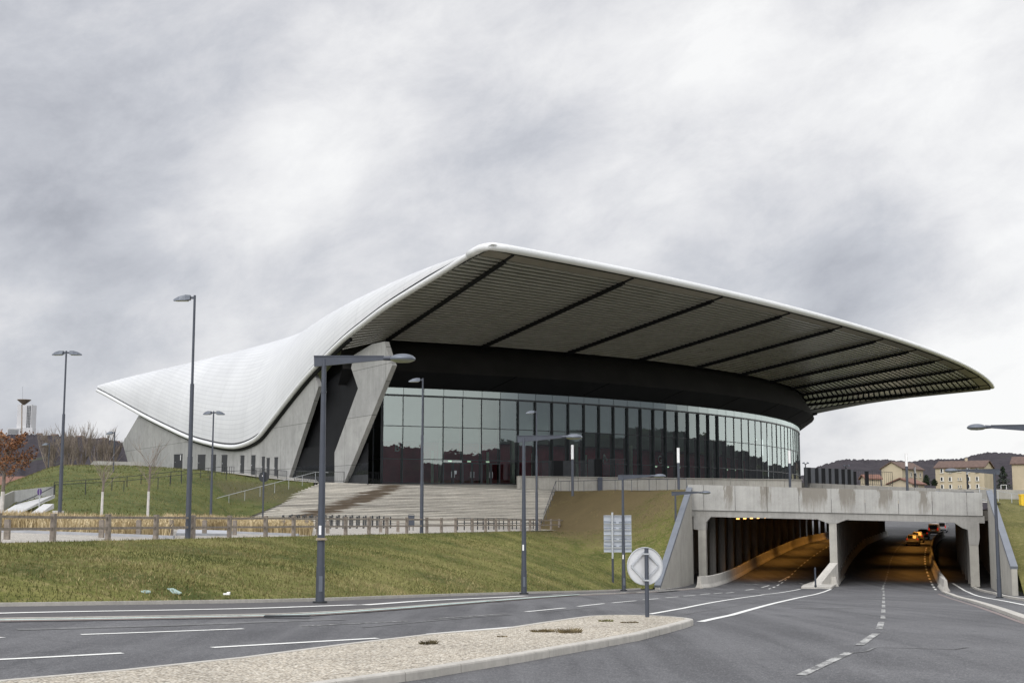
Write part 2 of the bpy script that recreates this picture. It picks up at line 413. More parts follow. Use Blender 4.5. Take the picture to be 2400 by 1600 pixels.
def parapet_mat(v0,v1,zt,stains):
    t=concrete('parapet_concrete',(.385,.38,.355),.18,.7); src=t.b.inputs['Base Color'].links[0].from_socket
    uv=t.new('ShaderNodeUVMap').outputs[0]; sp=t.new('ShaderNodeSeparateXYZ'); t.link(uv,sp.inputs[0])
    wob=t.noise(t.pos((1.5,1.5,.25)),1.6,5,.7)
    x=t.math('ADD',sp.outputs[0],t.math('MULTIPLY',t.math('SUBTRACT',wob,.5),.085))
    stops=[]
    for a,b in stains: stops+=[(a-.004,0),(a+.008,1),(b-.012,1),(b+.004,0)]
    k=t.ramp(x,stops)
    fall=t.math('SUBTRACT',1.28,t.math('MULTIPLY',sp.outputs[1],1.0))          # uv.y = 0 at top, 1 at bottom
    n=t.noise(t.pos((3,3,.5)),1.5,5,.7)
    m=t.ramp(t.math('MULTIPLY',k,t.math('ADD',fall,t.math('MULTIPLY',t.math('SUBTRACT',n,.5),1.6))),[(.2,0),(.85,1)])
    t.color(t.mix(t.math('MULTIPLY',m,.72),src,(.155,.135,.105))); return t.m
# ================================================================ WORLD, SUN, CAMERA
SUN_AZ,SUN_EL=math.radians(205),math.radians(38)    # direction the light comes from, azimuth clockwise from +Y
def world():
    w=bpy.data.worlds.new('World'); sc.world=w; w.use_nodes=True
    t=w.node_tree; n=t.nodes; l=t.links; n.clear()
    class W(NT):
        def __init__(s): s.t=t;s.n=n;s.l=l
    q=W()
    out=q.new('ShaderNodeOutputWorld'); bg=q.new('ShaderNodeBackground'); bg.inputs[1].default_value=1
    sky=q.new('ShaderNodeTexSky'); sky.sky_type='NISHITA'; sky.sun_disc=False; sky.sun_elevation=SUN_EL; sky.sun_rotation=SUN_AZ
    d=q.new('ShaderNodeTexCoord').outputs['Generated']
    sp=q.new('ShaderNodeSeparateXYZ'); l.new(d,sp.inputs[0])
    m1=q.new('ShaderNodeMapping'); l.new(d,m1.inputs[0]); m1.inputs['Rotation'].default_value=(0,math.radians(19),0)
    mp=q.new('ShaderNodeMapping'); l.new(m1.outputs[0],mp.inputs[0]); mp.inputs['Scale'].default_value=(1.0,.7,1.75); mp.inputs['Location'].default_value=(3.1,1.4,.7)
    n1=q.noise(mp.outputs[0],3.4,7,.52,.1); n2=q.noise(mp.outputs[0],9.5,11,.66,.2)
    val=q.math('ADD',q.math('ADD',q.math('MULTIPLY',n1,.48),.105),q.math('MULTIPLY',n2,.37))
    def blob(px,py,inner,outer,amt,azel=None):
        nonlocal val
        r=Vector(ray(px,py)).normalized()
        if azel: a_,e_=map(math.radians,azel); r=Vector((math.sin(a_)*math.cos(e_),math.cos(a_)*math.cos(e_),math.sin(e_)))
        dt=q.new('ShaderNodeVectorMath',operation='DOT_PRODUCT'); l.new(d,dt.inputs[0]); dt.inputs[1].default_value=r
        mr=q.new('ShaderNodeMapRange'); mr.interpolation_type='SMOOTHSTEP'; l.new(dt.outputs['Value'],mr.inputs[0])
        mr.inputs[1].default_value=math.cos(math.radians(outer)); mr.inputs[2].default_value=math.cos(math.radians(inner)); mr.inputs[3].default_value=0; mr.inputs[4].default_value=amt
        val=q.math('ADD',val,mr.outputs[0])
    # bright gaps and dark banks of this cloud deck, by direction in the sky
    blob(790,250,.3,4.6,.10); blob(640,380,.3,4.2,.09); blob(1000,330,.5,6,.03)
    blob(2370,1000,1,9,.15); blob(2350,230,.5,7,.11); blob(1950,60,.5,7,.05); blob(1600,330,1,9,.045); blob(1500,80,.5,7,.03)
    blob(0,690,.5,6.5,-.10); blob(330,760,.3,4.0,-.07); blob(120,430,.5,7,-.05); blob(60,120,1,9,-.06); blob(560,60,1,8,-.04)
    blob(2060,660,.3,4.5,-.08); blob(1280,430,.3,4.5,-.045); blob(1000,480,.3,4,-.03); blob(1650,520,.5,5,-.02); blob(430,820,.2,3.2,.10); blob(40,960,.3,3,-.03); blob(280,1010,.2,2.6,.06)
    # cloud banks beside and behind the camera, mirrored in the glass
    blob(0,0,13,19,-.30,(100,5)); blob(0,0,6,14,.36,(132,7)); blob(0,0,20,30,.24,(50,6)); blob(0,0,6,30,-.05,(180,10))
    col=q.ramp(val,[(.28,(.37,.385,.43)),(.37,(.49,.505,.555)),(.455,(.61,.625,.672)),(.53,(.745,.75,.782)),(.61,(.88,.88,.895)),(.70,(1.0,1.0,1.0))])
    # the deck thins overhead and towards the sun behind the camera
    b=q.new('ShaderNodeMapRange'); b.interpolation_type='SMOOTHSTEP'; l.new(sp.outputs[2],b.inputs[0])
    b.inputs[1].default_value=.42; b.inputs[2].default_value=.95; b.inputs[3].default_value=1.0; b.inputs[4].default_value=1.3
    sd=Vector((math.sin(SUN_AZ)*math.cos(SUN_EL),math.cos(SUN_AZ)*math.cos(SUN_EL),math.sin(SUN_EL)))
    dt=q.new('ShaderNodeVectorMath',operation='DOT_PRODUCT'); l.new(d,dt.inputs[0]); dt.inputs[1].default_value=sd
    b2=q.new('ShaderNodeMapRange'); b2.interpolation_type='SMOOTHSTEP'; l.new(dt.outputs['Value'],b2.inputs[0])
    b2.inputs[1].default_value=-.1; b2.inputs[2].default_value=.85; b2.inputs[3].default_value=1.0; b2.inputs[4].default_value=2.5
    rd=Vector((math.sin(math.radians(50))*math.cos(math.radians(8)),math.cos(math.radians(50))*math.cos(math.radians(8)),math.sin(math.radians(8))))
    d3=q.new('ShaderNodeVectorMath',operation='DOT_PRODUCT'); l.new(d,d3.inputs[0]); d3.inputs[1].default_value=rd
    b3=q.new('ShaderNodeMapRange'); b3.interpolation_type='SMOOTHSTEP'; l.new(d3.outputs['Value'],b3.inputs[0])
    b3.inputs[1].default_value=math.cos(math.radians(30)); b3.inputs[2].default_value=math.cos(math.radians(12)); b3.inputs[3].default_value=1.0; b3.inputs[4].default_value=2.0
    k=q.math('MULTIPLY',q.math('MULTIPLY',b.outputs[0],b2.outputs[0]),b3.outputs[0])
    cm=q.new('ShaderNodeVectorMath',operation='SCALE'); l.new(col,cm.inputs[0]); l.new(k,cm.inputs['Scale'])
    sv=q.new('ShaderNodeVectorMath',operation='SCALE'); l.new(sky.outputs[0],sv.inputs[0]); sv.inputs['Scale'].default_value=.07
    fin=q.mix(.93,sv.outputs[0],cm.outputs[0])
    l.new(fin,bg.inputs[0]); l.new(bg.outputs[0],out.inputs[0])
world()
sd=bpy.data.lights.new('sun','SUN'); sd.energy=.95; sd.angle=math.radians(14); sd.color=(1,.95,.88)
so=bpy.data.objects.new('sun',sd); COL.objects.link(so)
v=Vector((math.sin(SUN_AZ)*math.cos(SUN_EL),math.cos(SUN_AZ)*math.cos(SUN_EL),math.sin(SUN_EL)))
so.rotation_euler=v.to_track_quat('Z','Y').to_euler()
cd=bpy.data.cameras.new('camera'); cd.sensor_width=36; cd.lens=F/2400*36; cd.clip_start=.3; cd.clip_end=9000
co=bpy.data.objects.new('camera',cd); COL.objects.link(co); co.location=(0,0,0); co.rotation_euler=(PI/2+PITCH,0,0); sc.camera=co
sc.view_settings.view_transform='Standard'; sc.view_settings.look='None'; sc.view_settings.exposure=0; sc.view_settings.gamma=1
sc.cycles.max_bounces=8; sc.cycles.transparent_max_bounces=12; sc.cycles.use_denoising=True
# ================================================================ GROUND, ROAD, BANKS
def ease(t): return t*t*(3-2*t)
# far ground
mb=MB(); mb.lathe([(40,-10.5),(600,-10.5),(3200,-10.5)],n=64); mb.add([(40*math.cos(2*PI*k/64),40*math.sin(2*PI*k/64),-10.5) for k in range(64)],[tuple(range(64))])
struct(make('ground',mb,M['base_ground']))
# hills ring
ELV=[(-180,2.3),(-150,2.8),(-120,2.4),(-90,2.6),(-60,2.4),(-30,2.9)]
def pz(px,py): 
    r=ray(px,py); return math.degrees(math.atan2(r[0],r[1])), math.degrees(math.atan2(r[2],math.hypot(r[0],r[1])))
front=[(0,1021),(75,1020),(150,1024),(230,1030),(290,1041),(400,1050),(700,1060),(1500,1085),(1890,1112),(1927,1094),(1978,1081),(2040,1076),(2080,1075),(2132,1079),(2198,1077),(2249,1075),(2285,1068),(2343,1060),(2400,1067)]
tab=sorted(ELV+[pz(*q) for q in front]+[(30,1.9),(46,2.2),(62,3.2),(90,3.6),(108,3.3),(122,2.8),(134,3.0),(148,2.9),(162,2.4),(180,2.3)])
el=smooth_tab(tab)
azs=[]; a=-180.
while a<180: azs.append(a); a+= .045 if -22<a<22 else .6
azs.append(180.)
def hill_row(fr,R,edge):
    row=[]
    for a in azs:
        e=el(a); wob=mnoise.noise((a*.35,3.1,0))*.12+mnoise.noise((a*1.3,7,0))*.05
        if edge: wob+=abs(mnoise.noise((a*9,1.5,0)))*.075+mnoise.noise((a*23,2.5,0))*.035
        z=math.tan(math.radians(max(.3,e+wob)))*1500*fr-10*(1-fr)
        if not edge and fr<1: z+=mnoise.noise((a*2.2,fr*9,0))*4
        row.append(Vector((math.sin(math.radians(a))*R,math.cos(math.radians(a))*R,z)))
    return row
mb=MB(); mb.grid([hill_row(0,560,False),hill_row(.18,760,False),hill_row(.42,980,False),hill_row(.66,1180,False),hill_row(.86,1360,False),hill_row(1,1500,True),hill_row(.8,1750,False)])
struct(make('hills',mb,M['hills'],smooth=False))
# road sheet
us=[-70+2*i for i in range(206)]
rows=[]
for u in us:
    k=max(0,min(1,(u-46)/24)); vl=lerp(-75,-19.5,k); vr=lerp(60,10.2,k)
    if u>225: e=min(1,(u-225)/40); vl=lerp(vl,-60,e); vr=lerp(vr,60,e)
    rows.append([R3(u,lerp(vl,vr,j/16)) for j in range(17)])
mb=MB(); mb.grid(rows); struct(make('road',mb,M['asphalt'],smooth='all'))
# polylines on the road read as metres
def gl(pts,dz=0): return [ground(x,y,dz) for x,y in pts]
def resample(P,step=1.5):
    out=[P[0]]
    for a,b in zip(P,P[1:]):
        n=max(1,int((b-a).length/step))
        for i in range(1,n+1): out.append(a.lerp(b,i/n))
    return out
def strip(mb,P,w,dz=.004,h=0,step=1.5):
    P=resample([Vector(p) for p in P],step); L=[];Rr=[]
    for i,p in enumerate(P):
        d=P[min(i+1,len(P)-1)]-P[max(i-1,0)]; d.z=0; d.normalize(); n=Vector((d.y,-d.x,0))
        for s,arr in((-1,L),(1,Rr)):
            q=p+n*(s*w/2); arr.append(Vector((q.x,q.y,zr_xy(q.x,q.y)+dz)))
    if h==0: mb.grid([L,Rr])
    else:
        up=Vector((0,0,h)); c=.02
        L2=[p+up for p in L]; R2=[p+up for p in Rr]
        mb.grid([L,L2,R2,Rr])
        mb.quad(L[0],Rr[0],R2[0],L2[0]); mb.quad(L[-1],L2[-1],R2[-1],Rr[-1])
    return mb
LINES={}
def line(pts,w,mat='paint',step=1.5,dz=.008): strip(LINES.setdefault(mat,MB()),gl(pts),w,dz,0,step)
def zl(z,ox,oy,pts): return [(ox+x/z,oy+y/z) for x,y in pts]
# lane dashes on the approach
for d in ([(190,1486.5),(380,1480),(570,1473)],[(-60,1548),(120,1539),(287,1530)],[(497,1517),(690,1506),(885,1495)],[(-40,1494),(0,1493.5),(6,1493)],
          [(1005,1485.6),(1130,1475),(1244,1465.7)]): line(d,.2)
for d in ([(705,1467),(840,1460.5),(955,1455)],[(1022,1449),(1185,1438)]): line(d,.13,'paint_worn')
for d in ([(1232,1433),(1324,1424)],[(1355,1420.5),(1416,1413.7)],[(1435,1412),(1491,1407)],[(1508,1405),(1544,1402)],[(1560,1400),(1590,1397.6)],[(1602,1396),(1630,1394)]): line(d,.15)
line([(1262,1435),(1400,1422)],.12,'paint_faint'); line([(850,1470),(1200,1440)],.12,'paint_faint'); line([(40,1475),(400,1465),(800,1451)],.5,'paint_faint')
pl=zl(2.767,1550,1050,[(222,950),(253,948),(315,942),(340,942),(395,937),(418,938),(470,933),(545,920),(600,912),(650,902),(700,888),(760,865),(830,828)])
for a,b in zip(pl[1::2],pl[2::2]): line([a,b],.15)
# solid lines to the middle pier
line([(1523,1438.5),(1600,1425),(1700,1406),(1790,1392.5),(1845,1385.5),(1876,1379.5)],.17)
line([(1642,1456.5),(1713,1441),(1770,1425),(1832,1409),(1890,1396),(1925,1388),(1947,1379.5)],.2)
line([(1600,1440),(1720,1420),(1850,1398)],.05,'paint_faint')
# tapering dashes of the right carriageway
def zd(a,b): return [(1550+x/2.767,1300+y/2.767) for x,y in (a,b)]
for a,b,w in (((905,780),(1218,633),.16),((1285,585),(1392,510),.16),((1412,480),(1428,433),.15)): line(zd(a,b),w,'paint_worn')
for y0,y1,x in ((415,392,1437),(375,353,1440),(340,322,1441),(312,296,1441),(287,272,1442),(264,250,1442),(241,230,1441),(222,212,1440),(205,196,1440)): line(zd((x,y0),(x,y1)),.13,'paint_worn')
u=118.
while u<235: strip(LINES.setdefault('paint_worn',MB()),[R3(u,interp(u,[(117,-.6),(148,0),(190,.25)])),R3(u+1.6,interp(u+1.6,[(117,-.6),(148,0),(190,.25)]))],.14,.008); u+=2.9
u=116.
while u<215: strip(LINES['paint'],[R3(u,-9.6+.012*(u-116)),R3(u+2,-9.6+.012*(u-114))],.14,.008); u+=4
# right edge marks, cycle path line on the right, skid marks
for uu in range(120,185,4): strip(LINES['paint'],[R3(uu,3.75),R3(uu+2.2,3.75)],.18,.008)
line([(2233,1366),(2246,1374),(2255,1379.5),(2270,1387),(2291,1395.5),(2340,1405),(2396,1416),(2460,1430)],.2)
line([(2262,1394.8),(2280,1397)],.5,'paint_faint')
line(zl(2.767,1550,1300,[(1230,635),(1330,625),(1385,600),(1600,602),(1900,612),(1985,598)]),.06,'paint_faint')
line(zl(2.767,1550,1300,[(1400,500),(1470,503)]),.08,'paint_faint'); line(zl(2.767,1550,1300,[(860,345),(1240,345)]),.4,'paint_faint')
# lane arrows at the mouth
for px,py in ((1757,1369),(1863,1367.5)):
    line([(px-20,py+.4),(px+12,py-.8)],.18,'paint_worn'); line([(px+10,py-1.5),(px+20,py+.6)],.3,'paint_worn')
# cycle path beside the bank
L1p=[(-80,1440),(0,1437),(200,1433),(400,1430),(600,1426),(750,1420.5),(835,1417.5)]
L2p=[(-80,1455),(0,1453),(200,1450.5),(400,1447),(600,1443.5),(750,1439),(900,1428.5),(1000,1420.5),(1134,1410),(1238,1402),(1357,1394),(1506,1387),(1637,1377.5)]
def chaikin(P,n=2):
    for _ in range(n):
        Q=[P[0]]
        for a,b in zip(P,P[1:]): Q+=[a.lerp(b,.25),a.lerp(b,.75)]
        P=Q+[P[-1]]
    return P
KP=chaikin(gl(L2p),3)
FOOT=smooth_tab([(15,-46),(20,-36),(28,-28),(33,-23.9),(38,-21.2),(43.5,-19.2),(50,-18.75),(70,-18.6),(110,-18.4)])
left=[R3(u,FOOT(u)+.1) for u in np.linspace(22,127,80)]
# path sheet: from the bank foot to the low kerb, raised by the kerb height
def kerb_v(u):
    pts=[uvof(p) for p in KP]; pts.sort(); return interp(u,pts)
rows=[]
for u in np.linspace(27,114,100):
    a=FOOT(u)+.02; b=kerb_v(u)-.05
    rows.append([R3(u,lerp(a,b,j/4),.045) for j in range(5)])
mb=MB(); mb.grid(rows); 
for u in np.linspace(114,235,50): pass
struct(make('path',mb,M['path'],smooth='all'))
mb=MB(); strip(mb,KP,.16,0.0,.06); struct(make('kerb',mb,M['kerb']))
def pline(pts,w,mat,dz=.056): strip(LINES.setdefault(mat,MB()),chaikin(gl(pts,.05),2) if len(pts)>3 else gl(pts,.05),w,dz)
pline([(x,y-1.5) for x,y in L2p[:11]],.22,'paint_teal'); strip(LINES['gutter'] if 'gutter' in LINES else LINES.setdefault('gutter',MB()),[p+Vector((.28,-.22,0)) for p in KP],.3,.006)
pline([(x,y-1) for x,y in L1p],.42,'paint')
pline([(852,1417),(900,1413.5),(1000,1406.5),(1089,1402.5),(1160,1399.5),(1232,1395.5)],.4,'paint')
for d in ([(1290,1392.7),(1350,1390)],[(1385,1389.5),(1430,1388)],[(1460,1387.6),(1491,1386.6)],[(1530,1382.5),(1600,1374)]): pline(d,.4,'paint_worn')
pline([(1120,1406),(1175,1407)],.5,'paint_faint'); pline([(1540,1386),(1590,1381.5)],.5,'paint_faint')
# foot kerb between path and bank
mb=MB(); strip(mb,[R3(u,FOOT(u)-.05) for u in np.linspace(22,106,70)],.22,0,.15); struct(make('kerb',mb,M['kerb']))
# right cycle path and kerbs
RK=[(2211,1386.5),(2230,1394),(2270,1407),(2320,1423),(2400,1452),(2520,1500)]
mb=MB(); strip(mb,gl(RK),.3,0,.1); struct(make('kerb',mb,M['kerb']))
line([(x-12,y+4) for x,y in RK],.16,'kerbline'); 
RG=[(2278,1375),(2291,1381.5),(2330,1391),(2400,1407),(2520,1433)]
mb=MB(); strip(mb,gl(RG),.25,0,.13); struct(make('kerb',mb,M['kerb']))
M['kerbline']=M['gutter']
for k,b in LINES.items(): struct(make('road_marking',b,M[k]))
# manhole grating
g0=ground(672,1438.5,.1)
mb=MB(); mb.box(Vector((g0.x,g0.y+.1,zr_xy(g0.x,g0.y)+.055)),(1.1,.25,.03)); tag(make('drain_grate',mb,M['steel_dark']),'dark metal drain grate in the cycle path kerb beside the street lamp','drain grate')
# ---- splitter island
islL=[(-160,1618),(0,1591),(280,1567),(560,1538),(800,1507),(1000,1484),(1180,1470),(1300,1452),(1380,1441.5),(1430,1439.3)]
islR=[(1633,1462),(1600,1473),(1560,1484),(1500,1500),(1400,1519),(1225,1551),(1000,1589),(730,1628),(300,1690),(-160,1740)]
top=[(1430,1439.3),(1480,1439.5),(1530,1440.5),(1580,1443.5),(1612,1446.5),(1625,1449)]
H=.14
poly=gl(islL[:-1]+top,H); polyR=gl(islR)
base=[Vector((p.x,p.y,zr_xy(p.x,p.y))) for p in resample(poly,.45)]+[Vector((p.x,p.y,zr_xy(p.x,p.y))) for p in resample(polyR,.45)[1:]]
cen=Vector((sum(p.x for p in base)/len(base),sum(p.y for p in base)/len(base),0))
# inward offset ring for the gravel
def inset(P,d):
    n=len(P);out=[]
    for i,p in enumerate(P):
        a=P[(i-2)%n];b=P[(i+2)%n];t=(b-a);t.z=0;t.normalize();nn=Vector((t.y,-t.x,0))
        out.append(p+nn*d)
    return out
area=sum(base[i].x*base[(i+1)%len(base)].y-base[(i+1)%len(base)].x*base[i].y for i in range(len(base)))
sg=1 if area<0 else -1
inn=inset(base,sg*.17)
mb=MB(); n=len(base)
ti=[Vector((p.x,p.y,zr_xy(p.x,p.y)+H-.008)) for p in inn]
# triangulate the inner top with bmesh
bm=bmesh.new(); vs=[bm.verts.new(p) for p in ti]; f=bm.faces.new(vs); bmesh.ops.triangulate(bm,faces=[f])
bm.verts.ensure_lookup_table(); mb.add([v.co.copy() for v in bm.verts],[tuple(v.index for v in f.verts) for f in (bm.verts.index_update() or bm.faces)]); bm.free()
struct(make('traffic_island',mb,M['island']))
mb=MB(); acc=0; start=0
def kseg(i0,i1):                    # one kerb stone with a rounded outer arris
    ring=[]
    for i in range(i0,i1+1):
        o=base[i%n]; q=inn[i%n]; d=(q-o); d.z=0; d.normalize(); zo=zr_xy(o.x,o.y)
        ring.append([Vector((o.x,o.y,zo-.05)),Vector((o.x,o.y,zo+H-.035)),Vector((o.x,o.y,zo+H-.012))+d*.008,Vector((o.x,o.y,zo+H))+d*.03,Vector((q.x,q.y,zr_xy(q.x,q.y)+H)),Vector((q.x,q.y,zr_xy(q.x,q.y)-.05))])
    t=(ring[-1][0]-ring[0][0]).normalized()*.006
    ring[0]=[p+t for p in ring[0]]; ring[-1]=[p-t for p in ring[-1]]
    mb.grid(ring); mb.add(ring[0],[(0,1,2,3,4,5)]); mb.add(ring[-1],[(5,4,3,2,1,0)])
for i in range(n):
    L=(base[(i+1)%n]-base[i]).length
    acc+=L
    if acc>=1.0 or i==n-1:
        kseg(start,i+1); start=i+1; acc=0
struct(make('island_kerb',mb,M['kerb']))
# weeds on the island
def tuft(mb,c,n,h,r,lean=.6,w=.006):
    for _ in range(n):
        a=random.random()*2*PI; rr=random.random()**.5*r; p=Vector((c[0]+math.cos(a)*rr,c[1]+math.sin(a)*rr,c[2]))
        hh=h*random.uniform(.5,1.1); d=Vector((math.cos(a)*lean*random.uniform(.2,1),math.sin(a)*lean*random.uniform(.2,1),1)).normalized()
        s=Vector((-math.sin(a+1),math.cos(a+1),0))*w
        m=p+d*hh*.6; e=p+d*hh+Vector((math.cos(a),math.sin(a),-.5))*hh*.3*lean
        mb.add([p-s,p+s,m+s*.7,m-s*.7,e],[(0,1,2,3),(3,2,4)])
for (px,py,r,h,lab) in ((1420,1454.5,.16,.06,'dark green weed tuft on the gravel island nearest the round sign'),(1475,1457.5,.2,.035,'thin dry weed strip in the island joint below the round sign'),
      (1267,1478.5,.2,.07,'brown weed tuft left of a pair in the island joint'),(1284,1478.8,.14,.07,'small brown weed tuft between two others in the island joint'),(1334,1480.5,.24,.12,'largest spiky brown weed tuft on the gravel island'),
      (1003,1507,.16,.09,'lone brown weed tuft on the left part of the gravel island'),(1177,1490.5,.1,.03,'flat dark weed patch midway along the gravel island')):
    p=ground(px,py,H); mb=MB(); tuft(mb,p+Vector((0,0,-.01)),max(70,int(190*r/.2)),h,r,.8,.008)
    tag(make('weed_tuft',mb,M['blade_brown'] if 'green' not in lab else M['blade']),lab,'weed','weeds growing on the traffic island')
# ---- left grass bank
zfence=lambda u: interp(u,[(20,-.95),(43,-1.09),(90,-1.42),(137.7,-1.76)])
def sec(fp,tp,n=16,bulge=.25):
    out=[]
    for i in range(n+1):
        t=i/n; p=fp.lerp(tp,t); e=t+bulge*math.sin(PI*t)*.55*(1-t*.6)
        e=min(1,max(0,e)); p.z=lerp(fp.z,tp.z,e); 
        p.z+=mnoise.noise((p.x*.12,p.y*.12,0))*.12*math.sin(PI*t)
        out.append(p)
    return out
rows=[]
for u in np.linspace(14,105,92):
    fp=R3(u,FOOT(u),.1); ut=lerp(u-4,u+4,(u-14)/91)+ (0 if u<90 else (u-90)/15*4); 
    x,y=uv2(ut,-30.7); tp=Vector((x,y,zfence(ut))); rows.append(sec(fp,tp))
S1=Vector((4.7,149.5,2.3)); WALLV=-17.45
def zcop(u): return lerp(-5.85,2.45,(u-106)/20)
TOPS=[(105,Vector((*uv2(113,-30.7),zfence(113)))),(112,Vector((*uv2(125,-31.2),zfence(125)))),(117.5,Vector((2.7,137.6,-1.72))),(122,Vector((3.7,143.6,.35))),(126.3,S1)]
def topat(u):
    for (a,p),(b,q) in zip(TOPS,TOPS[1:]):
        if u<=b: return p.lerp(q,(u-a)/(b-a))
    return S1
for u in np.linspace(105.8,126.3,26):
    x,y=uv2(u,WALLV-.15); z=max(zroad(u)+.1,zcop(u)-.18) if u<125.9 else 2.05
    rows.append(sec(Vector((x,y,z)),topat(u),bulge=.1))
BANK=rows
mb=MB(); mb.grid(rows); struct(make('grass_bank',mb,M['grass'],smooth='all'))
# blades of the lawn
def scatter(rows,N,h,w,mat,name,lean=.5,filt=None):
    n=len(rows[0]); quads=[]; areas=[]
    for i in range(len(rows)-1):
        for j in range(n-1):
            a,b,c,d=rows[i][j],rows[i][j+1],rows[i+1][j+1],rows[i+1][j]
            cm=(a+c)/2; wgt=(b-a).cross(d-a).length/ max(20,cm.y)**1.1
            if filt and not filt(cm): wgt=0
            quads.append((a,b,c,d)); areas.append(wgt)
    ar=np.array(areas); ar/=ar.sum(); pick=rng.choice(len(quads),N,p=ar)
    Q=np.array([[list(p) for p in q] for q in quads],dtype=np.float64)[pick]
    s=rng.random((N,1)); t=rng.random((N,1))
    P=(Q[:,0]*(1-s)+Q[:,1]*s)*(1-t)+(Q[:,3]*(1-s)+Q[:,2]*s)*t
    a=rng.random(N)*2*PI; hh=h*rng.uniform(.5,1.2,N)
    side=np.stack([np.cos(a),np.sin(a),np.zeros(N)],1)*w*.5
    b2=rng.random(N)*2*PI; l=lean*rng.random(N)
    tip=P+np.stack([np.cos(b2)*l*hh,np.sin(b2)*l*hh,hh],1)
    P=P-np.array([0,0,.02])
    V=np.stack([P-side,P+side,tip],1).reshape(-1,3)
    me=bpy.data.meshes.new(name); me.from_pydata(V.tolist(),[],np.arange(3*N).reshape(-1,3).tolist()); me.materials.append(mat)
    ob=bpy.data.objects.new(name,me); COL.objects.link(ob); return stuff(ob)
o=scatter(BANK,80000,.10,.04,M['blade'],'grass',.8,lambda c: not(math.hypot(c.x-6.5,c.y-145)<17)); o['label']='short mottled lawn grass covering the bank below the wooden fence'; o['category']='grass'
o=scatter(BANK,9000,.13,.045,M['blade_dry'],'grass',1.3,lambda c: mnoise.noise((c.x*.22,c.y*.22,5))+.5*mnoise.noise((c.x*.9,c.y*.9,2))>.22); o['label']='patches of pale dry grass lying over the left bank'; o['category']='grass'
# green cloth scraps and litter at the bank foot
for pts,lab in (([(870-545,1408),(897-545,1411),(920-545,1409.5),(915-545,1407.2)],'smaller flat teal plastic scrap lying at the foot of the grass bank'),([(390,1399),(428,1410),(420,1411),(400,1408)],'larger flat teal plastic scrap lying at the foot of the grass bank')):
    pass
def bank_pt(px,py):
    r=ray(px,py); best=None
    for i in range(len(BANK)-1):
        for j in range(len(BANK[0])-1):
            c=(BANK[i][j]+BANK[i+1][j+1])/2
            e=abs(c.x*r[1]-c.y*r[0])/r[1]/c.y+abs(c.z*r[1]-c.y*r[2])/r[1]/c.y
            if best is None or e<best[0]: best=(e,c)
    return best[1].copy()
for pts,lab in (([(323,1409),(338,1411),(354,1410),(350,1407),(335,1406)],'smaller flat teal plastic scrap at the foot of the grass bank'),([(385,1399.5),(400,1399),(428,1408),(426,1410),(408,1409)],'larger flat teal plastic scrap at the foot of the grass bank')):
    c=bank_pt(*pts[2]); Y=c.y; P=[at(x,y,Y) for x,y in pts]; m=sum(P,Vector())/len(P)
    Q=[Vector((p.x,Y+(p.z-m.z)*4.0,c.z+.09+(p.z-m.z)*.9)) for p in P]
    mb=MB(); mb.prism(Q,(0,0,-.03)); M.setdefault('teal',simple('teal_plastic',(.25,.33,.3),.7,0,.25,9)); tag(make('plastic_scrap',mb,M['teal']),lab,'litter','teal scraps on the bank')
c=bank_pt(551,1413); mb=MB(); mb.box(c+Vector((0,0,.15)),(.2,.14,.05)); mb.box(c+Vector((.05,.04,.18)),(.1,.12,.06)); tag(make('paper_litter',mb,M['litter']),'small white crumpled paper at the foot of the grass bank','litter')
# ---- promenade and plaza
def zplaza(X,Y):
    u,v=uvof((X,Y)); d=max(0,-30.5-v); return zfence(u)+ min(.036*d,1.02)
rows=[]
for u in np.linspace(10,140,66):
    rows.append([Vector((*uv2(u,v),zplaza(*uv2(u,v))-.02)) for v in (-30.6,-32,-34,-36,-39,-43,-48,-55,-64,-75,-90,-110)])
mb=MB(); mb.grid(rows); struct(make('plaza',mb,M['gravel'],smooth='all'))
# ================================================================ MOUND, STAIRS, TERRACES
cols=[(-260,1205,88,1190),(-120,1206,90,1168),(-40,1206,92,1156),(8,1206,94,1139),(64,1206,96,1120),(115,1206,97,1101),(143,1206,98,1096),(220,1206,99,1095.5),(291,1206,101,1095.5),(350,1207,104,1097.5),(408,1208,108,1100),(485,1210,117,1103.5),(540,1213,127,1109),(580,1199,130.5,1115),(620,1184,134.5,1120),(660,1168,139,1124),(700,1152,144,1127.5),(735,1138,148.5,1131)]
rows=[]
for px,fy,fY,cy in cols:
    row=[]; far=max(0,min(1,(735-px)/330)); cY=lerp(150,186,far)
    fp=at(px,fy,fY); cp=at(px,cy,cY)
    for i in range(15):
        t=i/14; p=fp.lerp(cp,t); s=t+.32*math.sin(PI*t)*t*(1-t)*2.2+ .10*math.sin(PI*t)
        p.z=lerp(fp.z,cp.z,min(1,s)) ; row.append(p)
    row.append(at(px,cy-(1.5 if px>20 else -6),cY+ (22 if px<480 else lerp(8,22,far))))
    if px<300: row.append(at(px,cy+ 14,cY+60)); row.append(at(px,1230,cY+110))
    else: row.append(at(px,cy-2,cY+34)); row.append(at(px,cy-2,cY+40))
    row.insert(0,Vector((fp.x*.985,fp.y*.985,fp.z-.5)))
    rows.append(row)
MOUND=rows
mb=MB(); mb.grid(rows); struct(make('grass_mound',mb,M['grass_hill'],smooth='all'))
o=scatter([r[1:15] for r in rows],14000,.16,.09,M['blade'],'grass',.8); o['label']='mown grass covering the mound beside the stairs'; o['category']='grass'
